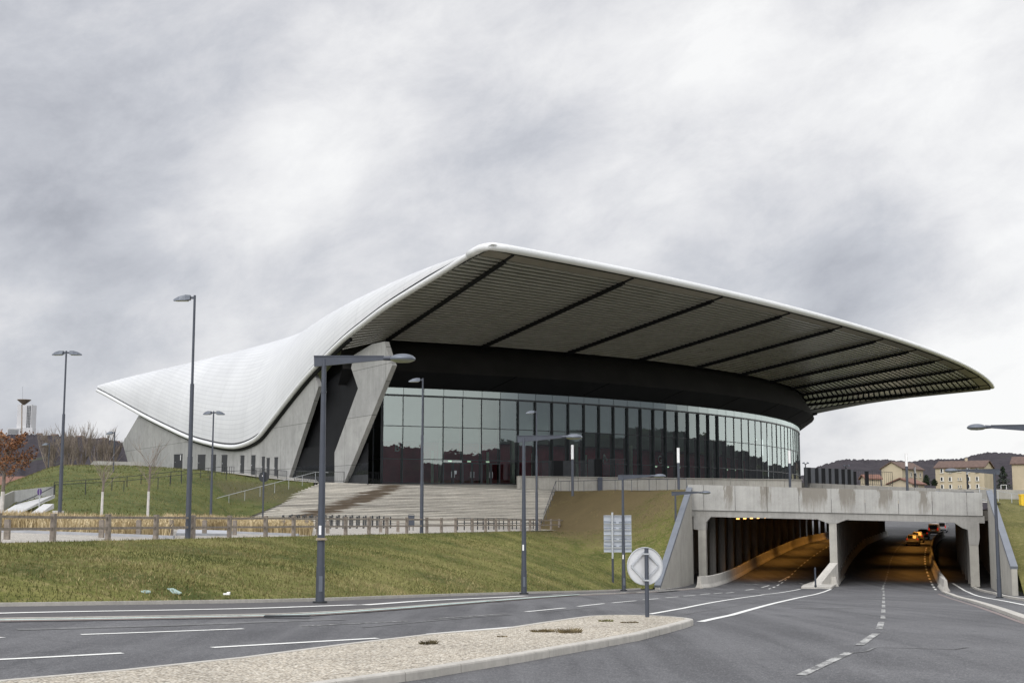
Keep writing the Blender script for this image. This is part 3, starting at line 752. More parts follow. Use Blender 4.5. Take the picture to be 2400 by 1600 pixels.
# stairs
F0,F1=Vector((-26.3,128,-.62)),Vector((2.7,137.8,-1.5)); T0,T1=Vector((-20.9,150,3.27)),Vector((4.7,149.6,2.32))
T1=Vector((4.7,150.4,2.32))
NS=26; mb=MB(); prof=[]
for k in range(NS):
    a0=F0.lerp(T0,k/(NS-1)); a1=F1.lerp(T1,k/(NS-1)); r0=(T0.z-F0.z)/(NS-1); r1=(T1.z-F1.z)/(NS-1)
    prof.append((a0-Vector((0,0,r0)),a1-Vector((0,0,r1)))); prof.append((a0,a1))
bk0=(T0-F0); bk0.z=0; bk0.normalize()
for k in range(NS):
    a0,a1=prof[2*k+1]; l0,l1=prof[2*k]
    nx=[prof[2*k+2][0]+bk0*.35,prof[2*k+2][1]+bk0*.35] if k<NS-1 else [a0+bk0*.6,a1+bk0*.6]
    up=Vector((0,0,.05)); j_=random.uniform(-.012,.012)*bk0; rec=bk0*.12
    cs=[(l0+rec-Vector((0,0,.02)),l1+rec-Vector((0,0,.02))),(l0+rec+up,l1+rec+up),(l0+j_+up,l1+j_+up),(a0+j_,a1+j_),(nx[0],nx[1])]
    mb.grid([[p.lerp(q,t/10) for t in range(11)] for p,q in cs])
side=[p[0] for p in prof]+[Vector((T0.x,T0.y,-3)),Vector((F0.x,F0.y,-3))]; mb.add(side,[tuple(range(len(side)))])
side=[p[1] for p in prof]+[Vector((T1.x,T1.y,-3)),Vector((F1.x,F1.y,-3))]; mb.add(side,[tuple(range(len(side)))])
tag(make('stairs',mb,M['stairs']),'broad pale concrete flight of stairs with a brown wet stain down its middle','stairs')
# lower terrace in front of the doors
fr=[at(470,1102.5,195),at(540,1108,172),at(600,1116.5,160),at(665,1124,153),at(742,1130.5,149.6),T0+Vector((0,0,-.004))]+[T0.lerp(T1,k/6)+Vector((0,0,-.004)) for k in range(1,7)]
bk=[at(440,1100.5,224),at(540,1104,205),at(600,1109,190),at(660,1111,178),at(742,1118,170),Vector((-24,171,3.45)),Vector((-19,172,3.32)),Vector((-14,173,3.3)),Vector((-9,174,3.3)),Vector((-3,176,3.3)),Vector((2,178,3.3)),Vector((7,181,3.3))]
mid=[lerp(a,b,.38) for a,b in zip(fr,bk)]
for i in range(5,12): mid[i].z=lerp(fr[i].z,3.3,.9)
mb=MB(); mb.grid([fr,mid,bk]); struct(make('terrace',mb,M['concrete_light'],smooth='all'))
# retaining wall of the upper terrace (panelled)
W0,W1=Vector((.62,152.2,0)),Vector((35.1,166.2,0)); WT=3.92
def panel_wall(name,a,b,z0a,z1a,z0b,z1b,n,th,label,cat,mat,cap=0):
    rt=thing(name,label,cat,(a.x,a.y,z0a))
    for i in range(n):
        p=a.lerp(b,i/n);q=a.lerp(b,(i+1)/n);d=(q-p).normalized()*.02
        za,zb=lerp(z0a,z0b,i/n),lerp(z0a,z0b,(i+1)/n); ta,tb=lerp(z1a,z1b,i/n),lerp(z1a,z1b,(i+1)/n)
        nrm=Vector((-(b-a).normalized().y,(b-a).normalized().x,0))*th
        P=[Vector((p.x+d.x,p.y+d.y,za)),Vector((q.x-d.x,q.y-d.y,zb)),Vector((q.x-d.x,q.y-d.y,tb)),Vector((p.x+d.x,p.y+d.y,ta))]
        m=MB(); m.prism(P,nrm); make('wall_panel',m,mat,rt)
    return rt
rt=panel_wall('retaining_wall',W0,W1,2.1,WT,1.8,WT-.05,15,.35,'long low pale concrete retaining wall below the curved glass front','retaining wall',M['concrete_light'])
m=MB(); m.bar(W0+Vector((0,.1,WT+.05)),W1+Vector((0,.1,WT+.0)),.5,.08); make('coping',m,M['concrete_light'],rt)
m=MB(); m.prism([Vector((.6,152.2,2.1)),Vector((.6,152.2,WT)),Vector((2.2,171,WT)),Vector((2.2,171,2.1))],(.35,0,0)); make('end_wall',m,M['concrete_light'],rt)
m=MB(); m.box((21.6-11.6,156.9-.95,3.0),(.55,.5,1.9)); make('downpipe_pier',m,M['lamp_metal'],rt)
# upper terrace behind it
CX,CY=-58.93,258.82
def pol(R,th,z=0): t=math.radians(th); return Vector((CX+R*math.sin(t),CY-R*math.cos(t),z))
ir=[pol(110.3,th,WT-.12) for th in np.linspace(33,92,30)]
orr=[]
for i,th in enumerate(np.linspace(33,92,30)):
    k=i/29
    if k<.62: orr.append(W0.lerp(W1,k/.62)+Vector((0,.2,WT-.12)))
    else: orr.append(Vector((35.1,166.4,WT-.12)).lerp(Vector((56,262,WT-.12)),((k-.62)/.38)))
mb=MB(); mb.grid([orr,ir]); struct(make('upper_terrace',mb,M['concrete_light']))
# deck between retaining wall and bridge parapet, walkway over the tunnel
UB=125.2
def B(v,z=0,du=0): x,y=DU[0]*(UB+du)+DR[0]*v,DU[1]*(UB+du)+DR[1]*v; return Vector((x,y,z))
dk0=[S1+Vector((0,0,-.05)),B(-17.6,2.02,.4),B(-12,1.6,.4),B(-4,1.2,.4),B(4,1.0,.4),B(9.5,.8,.4)]
dk1=[W0+Vector((0,-.02,2.25)),Vector((10,155.8,2.2)),Vector((18,159.2,2.15)),Vector((26,162.3,2.1)),Vector((35.1,166,2.0)),Vector((60,166,1.2))]
mb=MB(); mb.grid([dk0,dk1]); struct(make('walkway',mb,M['concrete_light']))
dk2=[Vector((0.4,152.6,2.0)),Vector((10,230,2)),Vector((30,240,2)),Vector((60,240,1.8)),Vector((82,238,1.5)),Vector((100,200,1.0))]
# ================================================================ ARENA
AX=56.2; Re=lambda th:133.5+.0148*(th-AX)**2
A0=pol(Re(22.3),22.3); d=Vector((-.49,.872,0)).normalized(); NIN=Vector((d.y,-d.x,0)); 
if NIN.x<0: NIN=-NIN
LAT=Vector((math.cos(math.radians(AX)),math.sin(math.radians(AX)),0)); CC=Vector((CX,CY,0))
def mirror(p): q=Vector((p.x,p.y,0))-CC; r=q-LAT*(2*q.dot(LAT)); return Vector((r.x+CX,r.y+CY,p.z))
RIM=[(1102.6,596.8),(1042,634),(971.7,676.3),(901.6,720.7),(854.8,755.8),(808,793),(761,837.6),(714.5,886.8),(667.7,945),(630,994),(607,1022),(583.5,1037),(555.5,1046),(527,1046),(490,1039),(443,1025),(396,1003.7),(340,975.6),(293.5,950),(246.8,924),(227,914)]
tz=[(0,23.55)]
for q in RIM:
    p=on_plane(*q,A0,d); tz.append(((p-A0).dot(d),p.z))
rimz=smooth_tab(tz); TEND=tz[-1][0]
def rim(t): return Vector((A0.x+d.x*t,A0.y+d.y*t,rimz(t)))
arena=thing('arena','large arena with white swooping roof and deep slatted canopy over curved glass front','arena',(CX,CY,3.3))
ZT=24.0
NT_=110; NQ=14; NF=16
ts=[TEND*(i/NT_) for i in range(NT_+1)]
rows=[];uvs=[]
for t in ts:
    p=rim(t)+Vector((0,0,.1+.4*min(1,t/12))); zt=ZT-.12+ (.0 if t<130 else -.35*((t-130)/25)**2); zt-=.32*max(0,1-t/16); dip=max(.03,zt-p.z); a=max(.25,min(9.5,.56*dip))
    half=[];ul=0;hu=[]
    for j in range(NQ+1):
        w=PI/2*j/NQ; half.append(p+NIN*(a*(1-math.cos(w)))+Vector((0,0,dip*math.sin(w))))
        if j: ul+=(half[-1]-half[-2]).length
        hu.append(ul)
    R_=[mirror(q) for q in half]
    L,Rr=half[-1],R_[-1]; w=(Rr-L).length
    midp=[L.lerp(Rr,(j+1)/(NF+1)) for j in range(NF)]
    row=half+midp+list(reversed(R_))
    uu=hu+[ul+w*(j+1)/(NF+1) for j in range(NF)]+[ul+w+(ul-x) for x in reversed(hu)]
    rows.append(row); uvs.append([(t,x) for x in uu])
# bulge the leading edge out to the curved front
nc=len(rows[0]); lat0=[(p-CC).dot(LAT) for p in rows[0]]
edge=[pol(Re(th)-.9,th) for th in np.linspace(22.3,90.1,400)]; elat=[(e-CC).dot(LAT) for e in edge]
axd=Vector((math.sin(math.radians(AX)),-math.cos(math.radians(AX)),0))
eax=[(e-CC).dot(axd) for e in edge]
offs=[]
for j in range(nc):
    ea=interp(lat0[j],list(zip(elat,eax))); offs.append(max(0,ea-(rows[0][j]-CC).dot(axd)))
for i,t in enumerate(ts):
    k=max(0,1-t/40)**2
    for j in range(NQ,nc-NQ): rows[i][j]=rows[i][j]+axd*(offs[j]*k)
mb=MB(); mb.grid(rows); mb.uv=[u for r in uvs for u in r]
make('roof_shell',mb,M['roof'],arena,smooth='all')
# rim tube, gutter shadow gap, front edge tube
def rim_parts(fm):
    P=[fm(rim(t)) for t in np.linspace(2.0,TEND-.3,120)]
    nn=[(NIN if fm is ident else None)]
    m=MB(); m.tube(P,.29,10); make('roof_edge_tube',m,M['white_metal'],arena,smooth='all')
    Q=[fm(rim(t)+NIN*.16+Vector((0,0,.05+.33*min(1,t/12)))) for t in np.linspace(1.0,TEND-.3,120)]
    m=MB(); m.tube(Q,.16,6); make('roof_gutter',m,M['steel_dark'],arena,smooth='all')
    Q=[fm(rim(t)+NIN*.35+Vector((0,0,-.36))) for t in np.linspace(33,122,90)]
    m=MB(); m.tube(Q,.22,6); make('eaves_strip',m,M['black'],arena,smooth='all')
ident=lambda p:p
rim_parts(ident); rim_parts(mirror)
EP=[pol(Re(th),th,23.52) for th in np.linspace(22.9,89.5,90)]
c0=pol(Re(22.3)+.0,22.3,23.5)
# rounded corner: the front tube bends back along the rim and ends in an open lip
lead=[rim(4.3)+Vector((0,0,.05)),rim(3.2)+Vector((0,0,.1)),rim(2.1)+Vector((0,0,.12))+(-NIN)*.05,rim(1.2)+NIN*.1+Vector((0,0,.1)),rim(.55)+NIN*.4+Vector((0,0,.06))]
tail=[mirror(p) for p in reversed(lead)]
m=MB(); m.tube(lead+EP+tail,.37,12); make('front_edge_tube',m,M['white_metal'],arena,smooth='all')
# soffit: black underlayer, slats by bay, radial beams
def thL(R):                          # angle of the rim line at radius R
    lo,hi=0.,45.
    for _ in range(40):
        t=(lo+hi)/2; p=A0+d*t
        if math.hypot(p.x-CX,p.y-CY)>R: lo=t
        else: hi=t
    p=A0+d*lo; return math.degrees(math.atan2(p.x-CX,-(p.y-CY))),rimz(lo)
RI,ZI=111.8,19.55; ZE=23.12
BTH=[23.3+6.3*k for k in range(11)]
def sp_(s,th):
    R=lerp(Re(th)-.35,RI,s); z=lerp(ZE,ZI,s)
    return pol(R,th,z)
def bay_edges(k,s):
    """left/right soffit points of bay k at fraction s from the front edge"""
    if k==0:
        b=sp_(s,BTH[0]); R=lerp(Re(22.5)-.35,RI,s); tl,zl_=thL(R); a=pol(R,tl,min(zl_-.05,lerp(ZE,ZI,s)+.1)); return a,b
    if k==11:
        a=sp_(s,BTH[10]); R=lerp(Re(90)-.35,RI,s); tl,zl_=thL(R); b=pol(R,2*AX-tl,min(zl_-.05,lerp(ZE,ZI,s)+.1)); return a,b
    return sp_(s,BTH[k-1]),sp_(s,BTH[k])
NSL=33
for k in range(12):
    m=MB()
    for i in range(NSL):
        s0=.055+(.945*i/NSL); s1=s0+.945/NSL*.68
        a0,b0=bay_edges(k,s0); a1,b1=bay_edges(k,s1)
        up=Vector((0,0,.10)); 
        m.add([a0,b0,b1+Vector((0,0,.05)),a1+Vector((0,0,.05)),a0+up,b0+up,b1+up,a1+up],[(0,1,2,3),(0,4,5,1),(3,2,6,7)])
    make('soffit_bay',m,M['slat'],arena)
    m=MB(); a0,b0=bay_edges(k,0.0); a1,b1=bay_edges(k,.047); m.add([a0,b0,b1,a1],[(0,1,2,3)]); make('soffit_edge_panel',m,M['slat_flat'],arena)
m=MB(); fs=[]
for s in np.linspace(0,1,12):
    a,b=bay_edges(11,s); fs.append([a.lerp(b,.55)+Vector((0,0,-.10)),b+Vector((0,0,-.10)),b+Vector((0,0,.25))])
m.grid(fs); make('soffit_side_fascia',m,M['side_fascia'],arena)
ur=[]
for s in np.linspace(0,1,8):
    row=[]
    for k in range(12):
        a,b=bay_edges(k,s); row.append(a+Vector((0,0,.32)))
        if k==11: row.append(b+Vector((0,0,.32)))
    ur.append(row)
m=MB(); m.grid(ur); make('soffit_backing',m,M['black'],arena)
for th in BTH:
    m=MB(); a=sp_(0.0,th);a.z-=.02;b=sp_(1.0,th); b.z-=.05
    m.bar(a.lerp(b,.0)+Vector((0,0,.05)),a.lerp(b,.05)+Vector((0,0,.05)),.25,.3)
    m.bar(a.lerp(b,.05),b,.36,.4); m.bar(a.lerp(b,.06)+Vector((0,0,-.2)),b+Vector((0,0,-.2)),.16,.2)
    make('soffit_beam',m,M['black'],arena)
# black fascia ring over the glass
m=MB(); ths=list(np.linspace(20.6,97,110))
m.grid([[pol(R,th,z) for th in ths] for R,z in ((111.3,14.35),(113.5,16.0))]); make('fascia_band',m,M['black'],arena,smooth='all')
m=MB(); m.grid([[pol(R,th,z) for th in ths] for R,z in ((113.5,16.0),(112.9,17.4),(111.4,19.75),(109,19.9))]); make('fascia_band',m,M['black2'],arena,smooth='all',label='upper brownish black fascia band')
for k in range(8): 
    th=28+k*7.2; m=MB(); m.bar(pol(111.5,th+2.3,14.5),pol(113.53,th+3.6,16.0),.05,.05); make('fascia_joint',m,M['gap_black'],arena)
# ---- glass front
RG_=110.9; DT=math.degrees(2.53/RG_); TH0=23.37; NB=52
ZR=[3.3,6.12,9.9,13.38]
def jig(p,th): 
    n=Vector((math.sin(math.radians(th)),-math.cos(math.radians(th)),0)); return p+n*random.uniform(-.013,.013)
for b in range(NB):
    a,c=TH0+b*DT,TH0+(b+1)*DT; g=.03
    m=MB()
    for z0,z1 in zip(ZR,ZR[1:]):
        if 3<=b<=5 and z0==3.3: z0=5.75
        da=math.degrees(.04/RG_)
        jl,jr,jt=(random.uniform(-.012,.012) for _ in range(3)); m.add([pol(RG_+jl,a+da,z0+g),pol(RG_+jr,c-da,z0+g),pol(RG_+jr+jt,c-da,z1-g),pol(RG_+jl+jt,a+da,z1-g)],[(0,1,2,3)])
    gb=make('glass_bay',m,M['glass'],arena)
    m=MB(); da=math.degrees(.03/RG_)
    jl,jr=(random.uniform(-.008,.008) for _ in range(2)); m.add([pol(RG_+.12+jl,a+da,13.56),pol(RG_+.12+jr,c-da,13.56),pol(RG_+.12+jr,c-da,14.36),pol(RG_+.12+jl,a+da,14.36)],[(0,1,2,3)])
    make('upper_pane',m,M['glass_top'],gb)
    m=MB(); p0=pol(RG_-.32,a,3.3); n=pol(RG_+1,a)-pol(RG_,a); t=Vector((-n.y,n.x,0))
    m.box(pol(RG_-.30,a,8.35),(.075,.62,10.1),(t,n,Vector((0,0,1))))
    fd=.05 if b<7 or b>22 else .25
    m.box(pol(RG_+.03+fd/2,a,8.35),(.07,fd,10.0),(t,n,Vector((0,0,1))))
    make('mullion',m,M['frame'],gb)
m=MB()
thg=list(np.linspace(TH0,TH0+NB*DT,105))
for z,h,w in ((13.46,.2,.3),(9.9,.09,.14),(6.12,.09,.14),(3.36,.12,.14)):
    rr=[[pol(RG_+o,th,z+e) for th in thg] for o,e in ((w/2-.02,-h/2),(w/2-.02,h/2),(-w/2,h/2),(-w/2,-h/2),(w/2-.02,-h/2))]
    m.grid(rr)
make('transom',m,M['frame'],arena)
# glazed return beside the fin
P1=pol(RG_,TH0); m=MB(); f_=MB()
for i in range(6):
    a=P1+d*(2.4*i); b=P1+d*(2.4*(i+1))
    for z0,z1 in zip(ZR,ZR[1:]+[14.3]): m.add([Vector((a.x,a.y,z0+.04)),Vector((b.x,b.y,z0+.04)),Vector((b.x,b.y,z1-.04)),Vector((a.x,a.y,z1-.04))],[(0,1,2,3)])
    f_.bar(Vector((b.x,b.y,3.3)),Vector((b.x,b.y,14.3)),.09,.2)
for z in ZR: f_.bar(Vector((P1.x,P1.y,z)),Vector((P1.x+d.x*14.4,P1.y+d.y*14.4,z)),.12,.1)
f_.bar(Vector((P1.x,P1.y,3.3)),Vector((P1.x,P1.y,14.3)),.22,.3)
g_=make('side_glazing',m,M['glass'],arena); make('mullion',f_,M['frame'],g_)
# entrance doors
for b in (3,4,5):
    a,c=TH0+b*DT,TH0+(b+1)*DT; n=(pol(RG_+1,(a+c)/2)-pol(RG_,(a+c)/2)); L,Rr=pol(RG_+.02,a,3.3),pol(RG_+.02,c,3.3); t=(Rr-L).normalized(); w=(Rr-L).length
    m=MB()
    for x in (.08,w/2-.09,w/2+.09,w-.08): m.box(L+t*x+Vector((0,0,1.22)),(.11,.12,2.44),(t,n,Vector((0,0,1))))
    m.box(L+t*(w/2)+Vector((0,0,2.44)),(w,.14,.12),(t,n,Vector((0,0,1)))); m.box(L+t*(w/2)+Vector((0,0,.06)),(w-.3,.1,.12),(t,n,Vector((0,0,1))))
    dr=make('entrance_door',m,M['frame'],arena)
    m=MB()
    for x0,x1 in ((.14,w/2-.15),(w/2+.15,w-.14)): m.add([L+t*x0+Vector((0,0,.12)),L+t*x1+Vector((0,0,.12)),L+t*x1+Vector((0,0,2.38)),L+t*x0+Vector((0,0,2.38))],[(0,1,2,3)])
    make('pane',m,M['glass'],dr)
    m=MB()
    for x in (w/2-.2,w/2+.2): m.box(L+t*x+n*.1+Vector((0,0,1.1)),(.04,.06,.7),(t,n,Vector((0,0,1))))
    if b==3: m.box(L+t*(w/2+.32)+n*.06+Vector((0,0,1.35)),(.3,.02,.4),(t,n,Vector((0,0,1))))
    make('handle',m,M['galv'],dr)
for b in (3,4,5,16,17,18,22,23,24,25):
    th=TH0+(b+.45)*DT; n=pol(RG_+1,th)-pol(RG_,th); t=Vector((-n.y,n.x,0)); m=MB(); m.box(pol(RG_-.5,th,5.98+ (.0)),(.45,.05,.16),(t,n,Vector((0,0,1)))); make('exit_plate',m,M['exit'],arena)
# interior: maroon drum, gallery front, floor, ceiling, columns, letters
thi=list(np.linspace(24.2,97,64))
m=MB(); m.grid([[pol(102,th,z) for th in thi] for z in (3.3,8.6)]); make('inner_drum',m,M['maroon'],arena,smooth='all')
m=MB(); m.grid([[pol(R,th,z) for th in thi] for R,z in ((102,8.6),(104.5,8.6),(104.5,9.9),(103,9.9),(103,14.4))]); make('gallery_front',m,M['inner'],arena)
m=MB(); m.grid([[pol(R,th,3.28) for th in thi] for R in (101,110.9)]); make('foyer_floor',m,M['inner_floor'],arena)
m=MB(); m.grid([[pol(R,th,14.38) for th in thi] for R in (101,111.2)]); make('foyer_ceiling',m,M['inner'],arena)
for b in range(3,50,4):
    m=MB(); p=pol(108.2,TH0+(b+.4)*DT,3.3); m.tube([p,p+Vector((0,0,5.4))],.33,12); make('foyer_column',m,M['inner_col'],arena,smooth=True)
for b in (2.75,5.7,8.3,11.7,17.75):
    m=MB(); p=pol(109.3,TH0+b*DT,3.3); m.box(p+Vector((0,0,1.95)),(.3,.3,3.9)); make('foyer_pylon',m,M['inner_col'],arena)
for a,b_,h in ((12.3,13.1,.9),(6.2,7.4,1.0)):
    m=MB(); th=TH0+(a+b_)/2*DT; n=pol(2,th)-pol(1,th); t=Vector((-n.y,n.x,0)); m.box(pol(107,th,3.3+h/2),(2.6,.7,h),(t,n,Vector((0,0,1)))); make('foyer_counter',m,M['maroon'],arena)
def letters(txt,th,R,z,size,rot=0):
    c=bpy.data.curves.new('letters','FONT'); c.body=txt; c.size=size; c.extrude=.03; c.align_x='CENTER'; c.align_y='CENTER'; c.offset=.02
    o=bpy.data.objects.new('tmp',c); COL.objects.link(o); dg=bpy.context.evaluated_depsgraph_get(); me=bpy.data.meshes.new_from_object(o.evaluated_get(dg))
    bpy.data.objects.remove(o); me.materials.clear(); me.materials.append(M['letter'])
    n=Vector((math.sin(math.radians(th)),-math.cos(math.radians(th)),0)); t=Vector((-n.y,n.x,0)); p=pol(R,th,z); ob_o=Vector(arena['_o'])
    cr,sr=math.cos(rot),math.sin(rot)
    for v in me.vertices:
        x,y,zz=v.co; x,y=x*cr-y*sr,x*sr+y*cr
        v.co=p+t*x+Vector((0,0,y))+n*zz-ob_o
    ob=bpy.data.objects.new('wall_letter',me); COL.objects.link(ob); ob.parent=arena; ob['_o']=tuple(ob_o)
def th_at(px,R):
    lo,hi=10.,88.
    for _ in range(50):
        t=(lo+hi)/2; p=pol(R,t); 
        if 1200+F*p.x/p.y<px: lo=t
        else: hi=t
    return lo
letters('B',th_at(931,102.1),102.12,7.75,1.25); letters('A',th_at(1416,102.1),102.12,7.3,1.5,.25); letters('Gal',th_at(1550,102.1),102.12,7.4,1.6)
# ---- left concrete wall with its doors, slanted fin, black recess
WO=A0+NIN*.45
def wall_from(name,poly,O,th,mat,parent,label=None):
    P=[on_plane(x,y,O,d) for x,y in poly]; m=MB(); m.prism(P,NIN*th)
    m.uv=[((p-O).dot(d),p.z) for p in P]*2
    return make(name,m,mat,parent,label=label)
wp=[(676,1122),(747,905),(737,877),(714,884),(690,908),(667,938),(640,974),(615,1008),(595,1027),(575,1036),(555,1042),(527,1042),(490,1034),(443,1020),(396,999),(340,972),(328,968),(287,1038),(302,1090),(302,1105),(420,1108),(560,1122)]
cw=wall_from('side_wall',wp,WO,.5,M['arena_concrete'],arena)
# shaded prow facet at the far end
fp=[(328,969),(287,1038),(301,1082),(301,1100)]
P=[on_plane(x,y,WO,d)-NIN*.03 for x,y in fp]
for x0,y0,x1,y1 in ((407.5,1064.5,427,1099.5),(463.5,1065.5,480.5,1102),(494.5,1066,505.5,1103.5),(519.5,1066.5,532,1104.5),(563.5,1068,572,1107),(589,1067.5,598,1109.5),(613.8,1071,620,1114),(625,1074,631.3,1115.5),(643,1072.5,650.5,1117.5)):
    a=on_plane(x0,y1,WO,d);b=on_plane(x1,y1,WO,d);h=on_plane((x0+x1)/2,y0,WO,d).z; zb=min(a.z,b.z)-.1
    m=MB(); Q=[Vector((a.x,a.y,zb)),Vector((b.x,b.y,zb)),Vector((b.x,b.y,h)),Vector((a.x,a.y,h))]
    m.prism([q-NIN*.04 for q in Q],NIN*.03); dd=make('service_door',m,M['door_black'],arena)
    t=(b-a).normalized(); w=(b-a).length
    m=MB(); m.box(a+t*(w*.5)-NIN*.045+Vector((0,0,h-a.z+.05)),(w+.16,.05,.08),(t,-NIN,Vector((0,0,1)))); make('door_frame',m,M['steel_dark'],dd)
    m=MB(); m.box(a+t*(w*.18)-NIN*.07+Vector((0,0,1.1)),(.05,.06,.16),(t,-NIN,Vector((0,0,1)))); make('handle',m,M['galv'],dd)
    if x0<420: m=MB(); m.box(a+t*(w*.8)-NIN*.05+Vector((0,0,1.75)),(.28,.03,.8),(t,-NIN,Vector((0,0,1)))); make('notice',m,M['white_paint'],dd)
FB=at(807,1128,153.5); FO=Vector((FB.x,FB.y,0))
fin=[(807,1130),(919,856),(911,833),(901,800),(872,806),(829,832),(823,862),(839,910),(784,1060),(784,1130)]
wall_from('slanted_fin',fin,FO,.55,M['arena_concrete'],arena)
# recess behind the two slanted edges
ro=WO+NIN*.8
a=on_plane(700,1100,WO,d); bq=on_plane(795,1100,FO,d)
q0=Vector((a.x,a.y,0))+d*9+NIN*.2; q1=Vector((bq.x,bq.y,0))+d*6; qd=(q1-q0).normalized(); q1=q1+qd*9
m=MB(); m.add([Vector((q0.x,q0.y,2)),Vector((q1.x,q1.y,2)),Vector((q1.x,q1.y,17.3)),Vector((q0.x,q0.y,min(17,rimz((q0-A0).dot(d))-.3)))],[(0,1,2,3)]); make('recess_wall',m,M['black'],arena)
m=MB(); e0=q0-d*3.5; e1=q1-d*3.2
m.grid([[Vector((e0.x,e0.y,z)),Vector((e1.x,e1.y,z))] for z in (5.4,7.6)]); make('kiosk_front',m,M['black'],arena)
m=MB(); m.grid([[Vector((e0.x,e0.y,z)),Vector((e1.x,e1.y,z))] for z in (4.1,5.4)]); m2=make('kiosk_window',m,M['dark_glass'],arena)
m=MB(); m.grid([[Vector((e0.x,e0.y,z)),Vector((e1.x,e1.y,z))] for z in (3.0,4.1)]); make('kiosk_base',m,M['steel_dark'],arena)
m=MB(); m.add([Vector((e0.x,e0.y,7.6)),Vector((e1.x,e1.y,7.6)),Vector((q1.x,q1.y,7.6)),Vector((q0.x,q0.y,7.6))],[(0,1,2,3)]); make('kiosk_roof',m,M['black'],arena)
# wall behind the fin and closing walls at the far side
bo=Vector((FO.x,FO.y,0))+d*.5
m=MB(); x0=bo+d*1.5+NIN*.6; x1=bo+d*22+NIN*.6; m.add([Vector((x0.x,x0.y,3)),Vector((x1.x,x1.y,3)),Vector((x1.x,x1.y,10.5)),Vector((x0.x,x0.y,18.5))],[(0,1,2,3)]); make('inner_side_wall',m,M['black'],arena)
mw=[mirror(WO+d*t+Vector((0,0,z))) for t,z in ((44,2),(44,14),(60,9.4),(72,8),(90,9.6),(112,13.5),(112,2))]
m=MB(); m.add(mw,[tuple(range(len(mw)))]); make('side_wall',m,M['arena_concrete'],arena)
bk_=[WO+d*112+Vector((0,0,2)),WO+d*112+Vector((0,0,13.5)),mirror(WO+d*112+Vector((0,0,13.5))),mirror(WO+d*112+Vector((0,0,2)))]
m=MB(); m.add(bk_,[(0,1,2,3)]); make('back_wall',m,M['arena_concrete'],arena)
# thin lamp on the wall edges handled below
# ================================================================ UNDERPASS BRIDGE
VL_,VR_=-17.45,8.15
bridge=thing('underpass_bridge','stained concrete underpass bridge with three openings of pillars over the road','bridge',tuple(B(-4.6,-6.3)))
zt=lambda v: lerp(2.52,1.68,(v-VL_)/(VR_-VL_))
zl1=lambda v: lerp(.22,-.30,(v-VL_)/(VR_-VL_))
zb=lambda v: lerp(-.36,-.93,(v-VL_)/(VR_-VL_))
def v_at(px,u=UB):                     # lateral position on the bridge face under an image column
    r=(px-1200)/F/1.0; lo,hi=-40.,40.
    for _ in range(50):
        m=(lo+hi)/2; x,y=DU[0]*u+DR[0]*m,DU[1]*u+DR[1]*m
        if x/y< r*1.0: lo=m
        else: hi=m
    return lo
joints=[v_at(1550+x/2.767) for x in (168,268,470,675,880,1088,1305,1520,1738,1960,2062)]
stz=[(400,462),(642,700),(888,1062),(1132,1235),(1380,1480),(1652,1732)]
nv=lambda v:(v-VL_)/(VR_-VL_)
M['parapet']=parapet_mat(0,1,0,[(nv(v_at(1550+a/2.767)),nv(v_at(1550+b/2.767))) for a,b in stz])
for a,b in zip(joints,joints[1:]):
    m=MB(); g=.018; P=[B(a+g,zl1(a),-.12),B(b-g,zl1(b),-.12),B(b-g,zt(b),-.12),B(a+g,zt(a),-.12)]
    m.prism(P,Vector((DU[0],DU[1],0))*.35); m.uv=[(nv(a),1),(nv(b),1),(nv(b),0),(nv(a),0)]*2
    make('parapet_panel',m,M['parapet'],bridge)
m=MB(); P=[B(VL_,zb(VL_)),B(VR_,zb(VR_)),B(VR_,zl1(VR_)-.004),B(VL_,zl1(VL_)-.004)]; m.prism(P,Vector((DU[0],DU[1],0))*1.0); make('beam',m,M['concrete'],bridge)
def pillar(v,hw,capw,cap_h,haunch,zg):
    m=MB(); z1=zb(v)+.02
    m.prism([B(v-hw,zg,-.02),B(v+hw,zg,-.02),B(v+hw,z1-cap_h,-.02),B(v-hw,z1-cap_h,-.02)],Vector((DU[0],DU[1],0))*.9); p=make('pillar',m,M['concrete_light'],bridge)
    a,b=capw
    m=MB(); m.prism([B(v-hw-.02,z1-cap_h,-.06),B(v+hw+.02,z1-cap_h,-.06)]+[B(v+x,z,-.06) for x,z in haunch(z1)],Vector((DU[0],DU[1],0))*1.1); make('capital',m,M['concrete'],bridge)
vl=v_at(1641); vc=v_at(1945); vr=v_at(2271)
pillar(vl,.34,(0,0),1.2,lambda z:[(.42,z-.5),(.9,z+.05),(-.75,z+.05),(-.75,z-1.15)],-6.35)
pillar(vc,.32,(0,0),.35,lambda z:[(1.4,z+.05),(-1.4,z+.05)],-6.35)
pillar(vr,.36,(0,0),1.9,lambda z:[(.5,z-1.3),(.5,z+.05),(-1.6,z+.05),(-.9,z-.45),(-.45,z-.6)],-6.35)
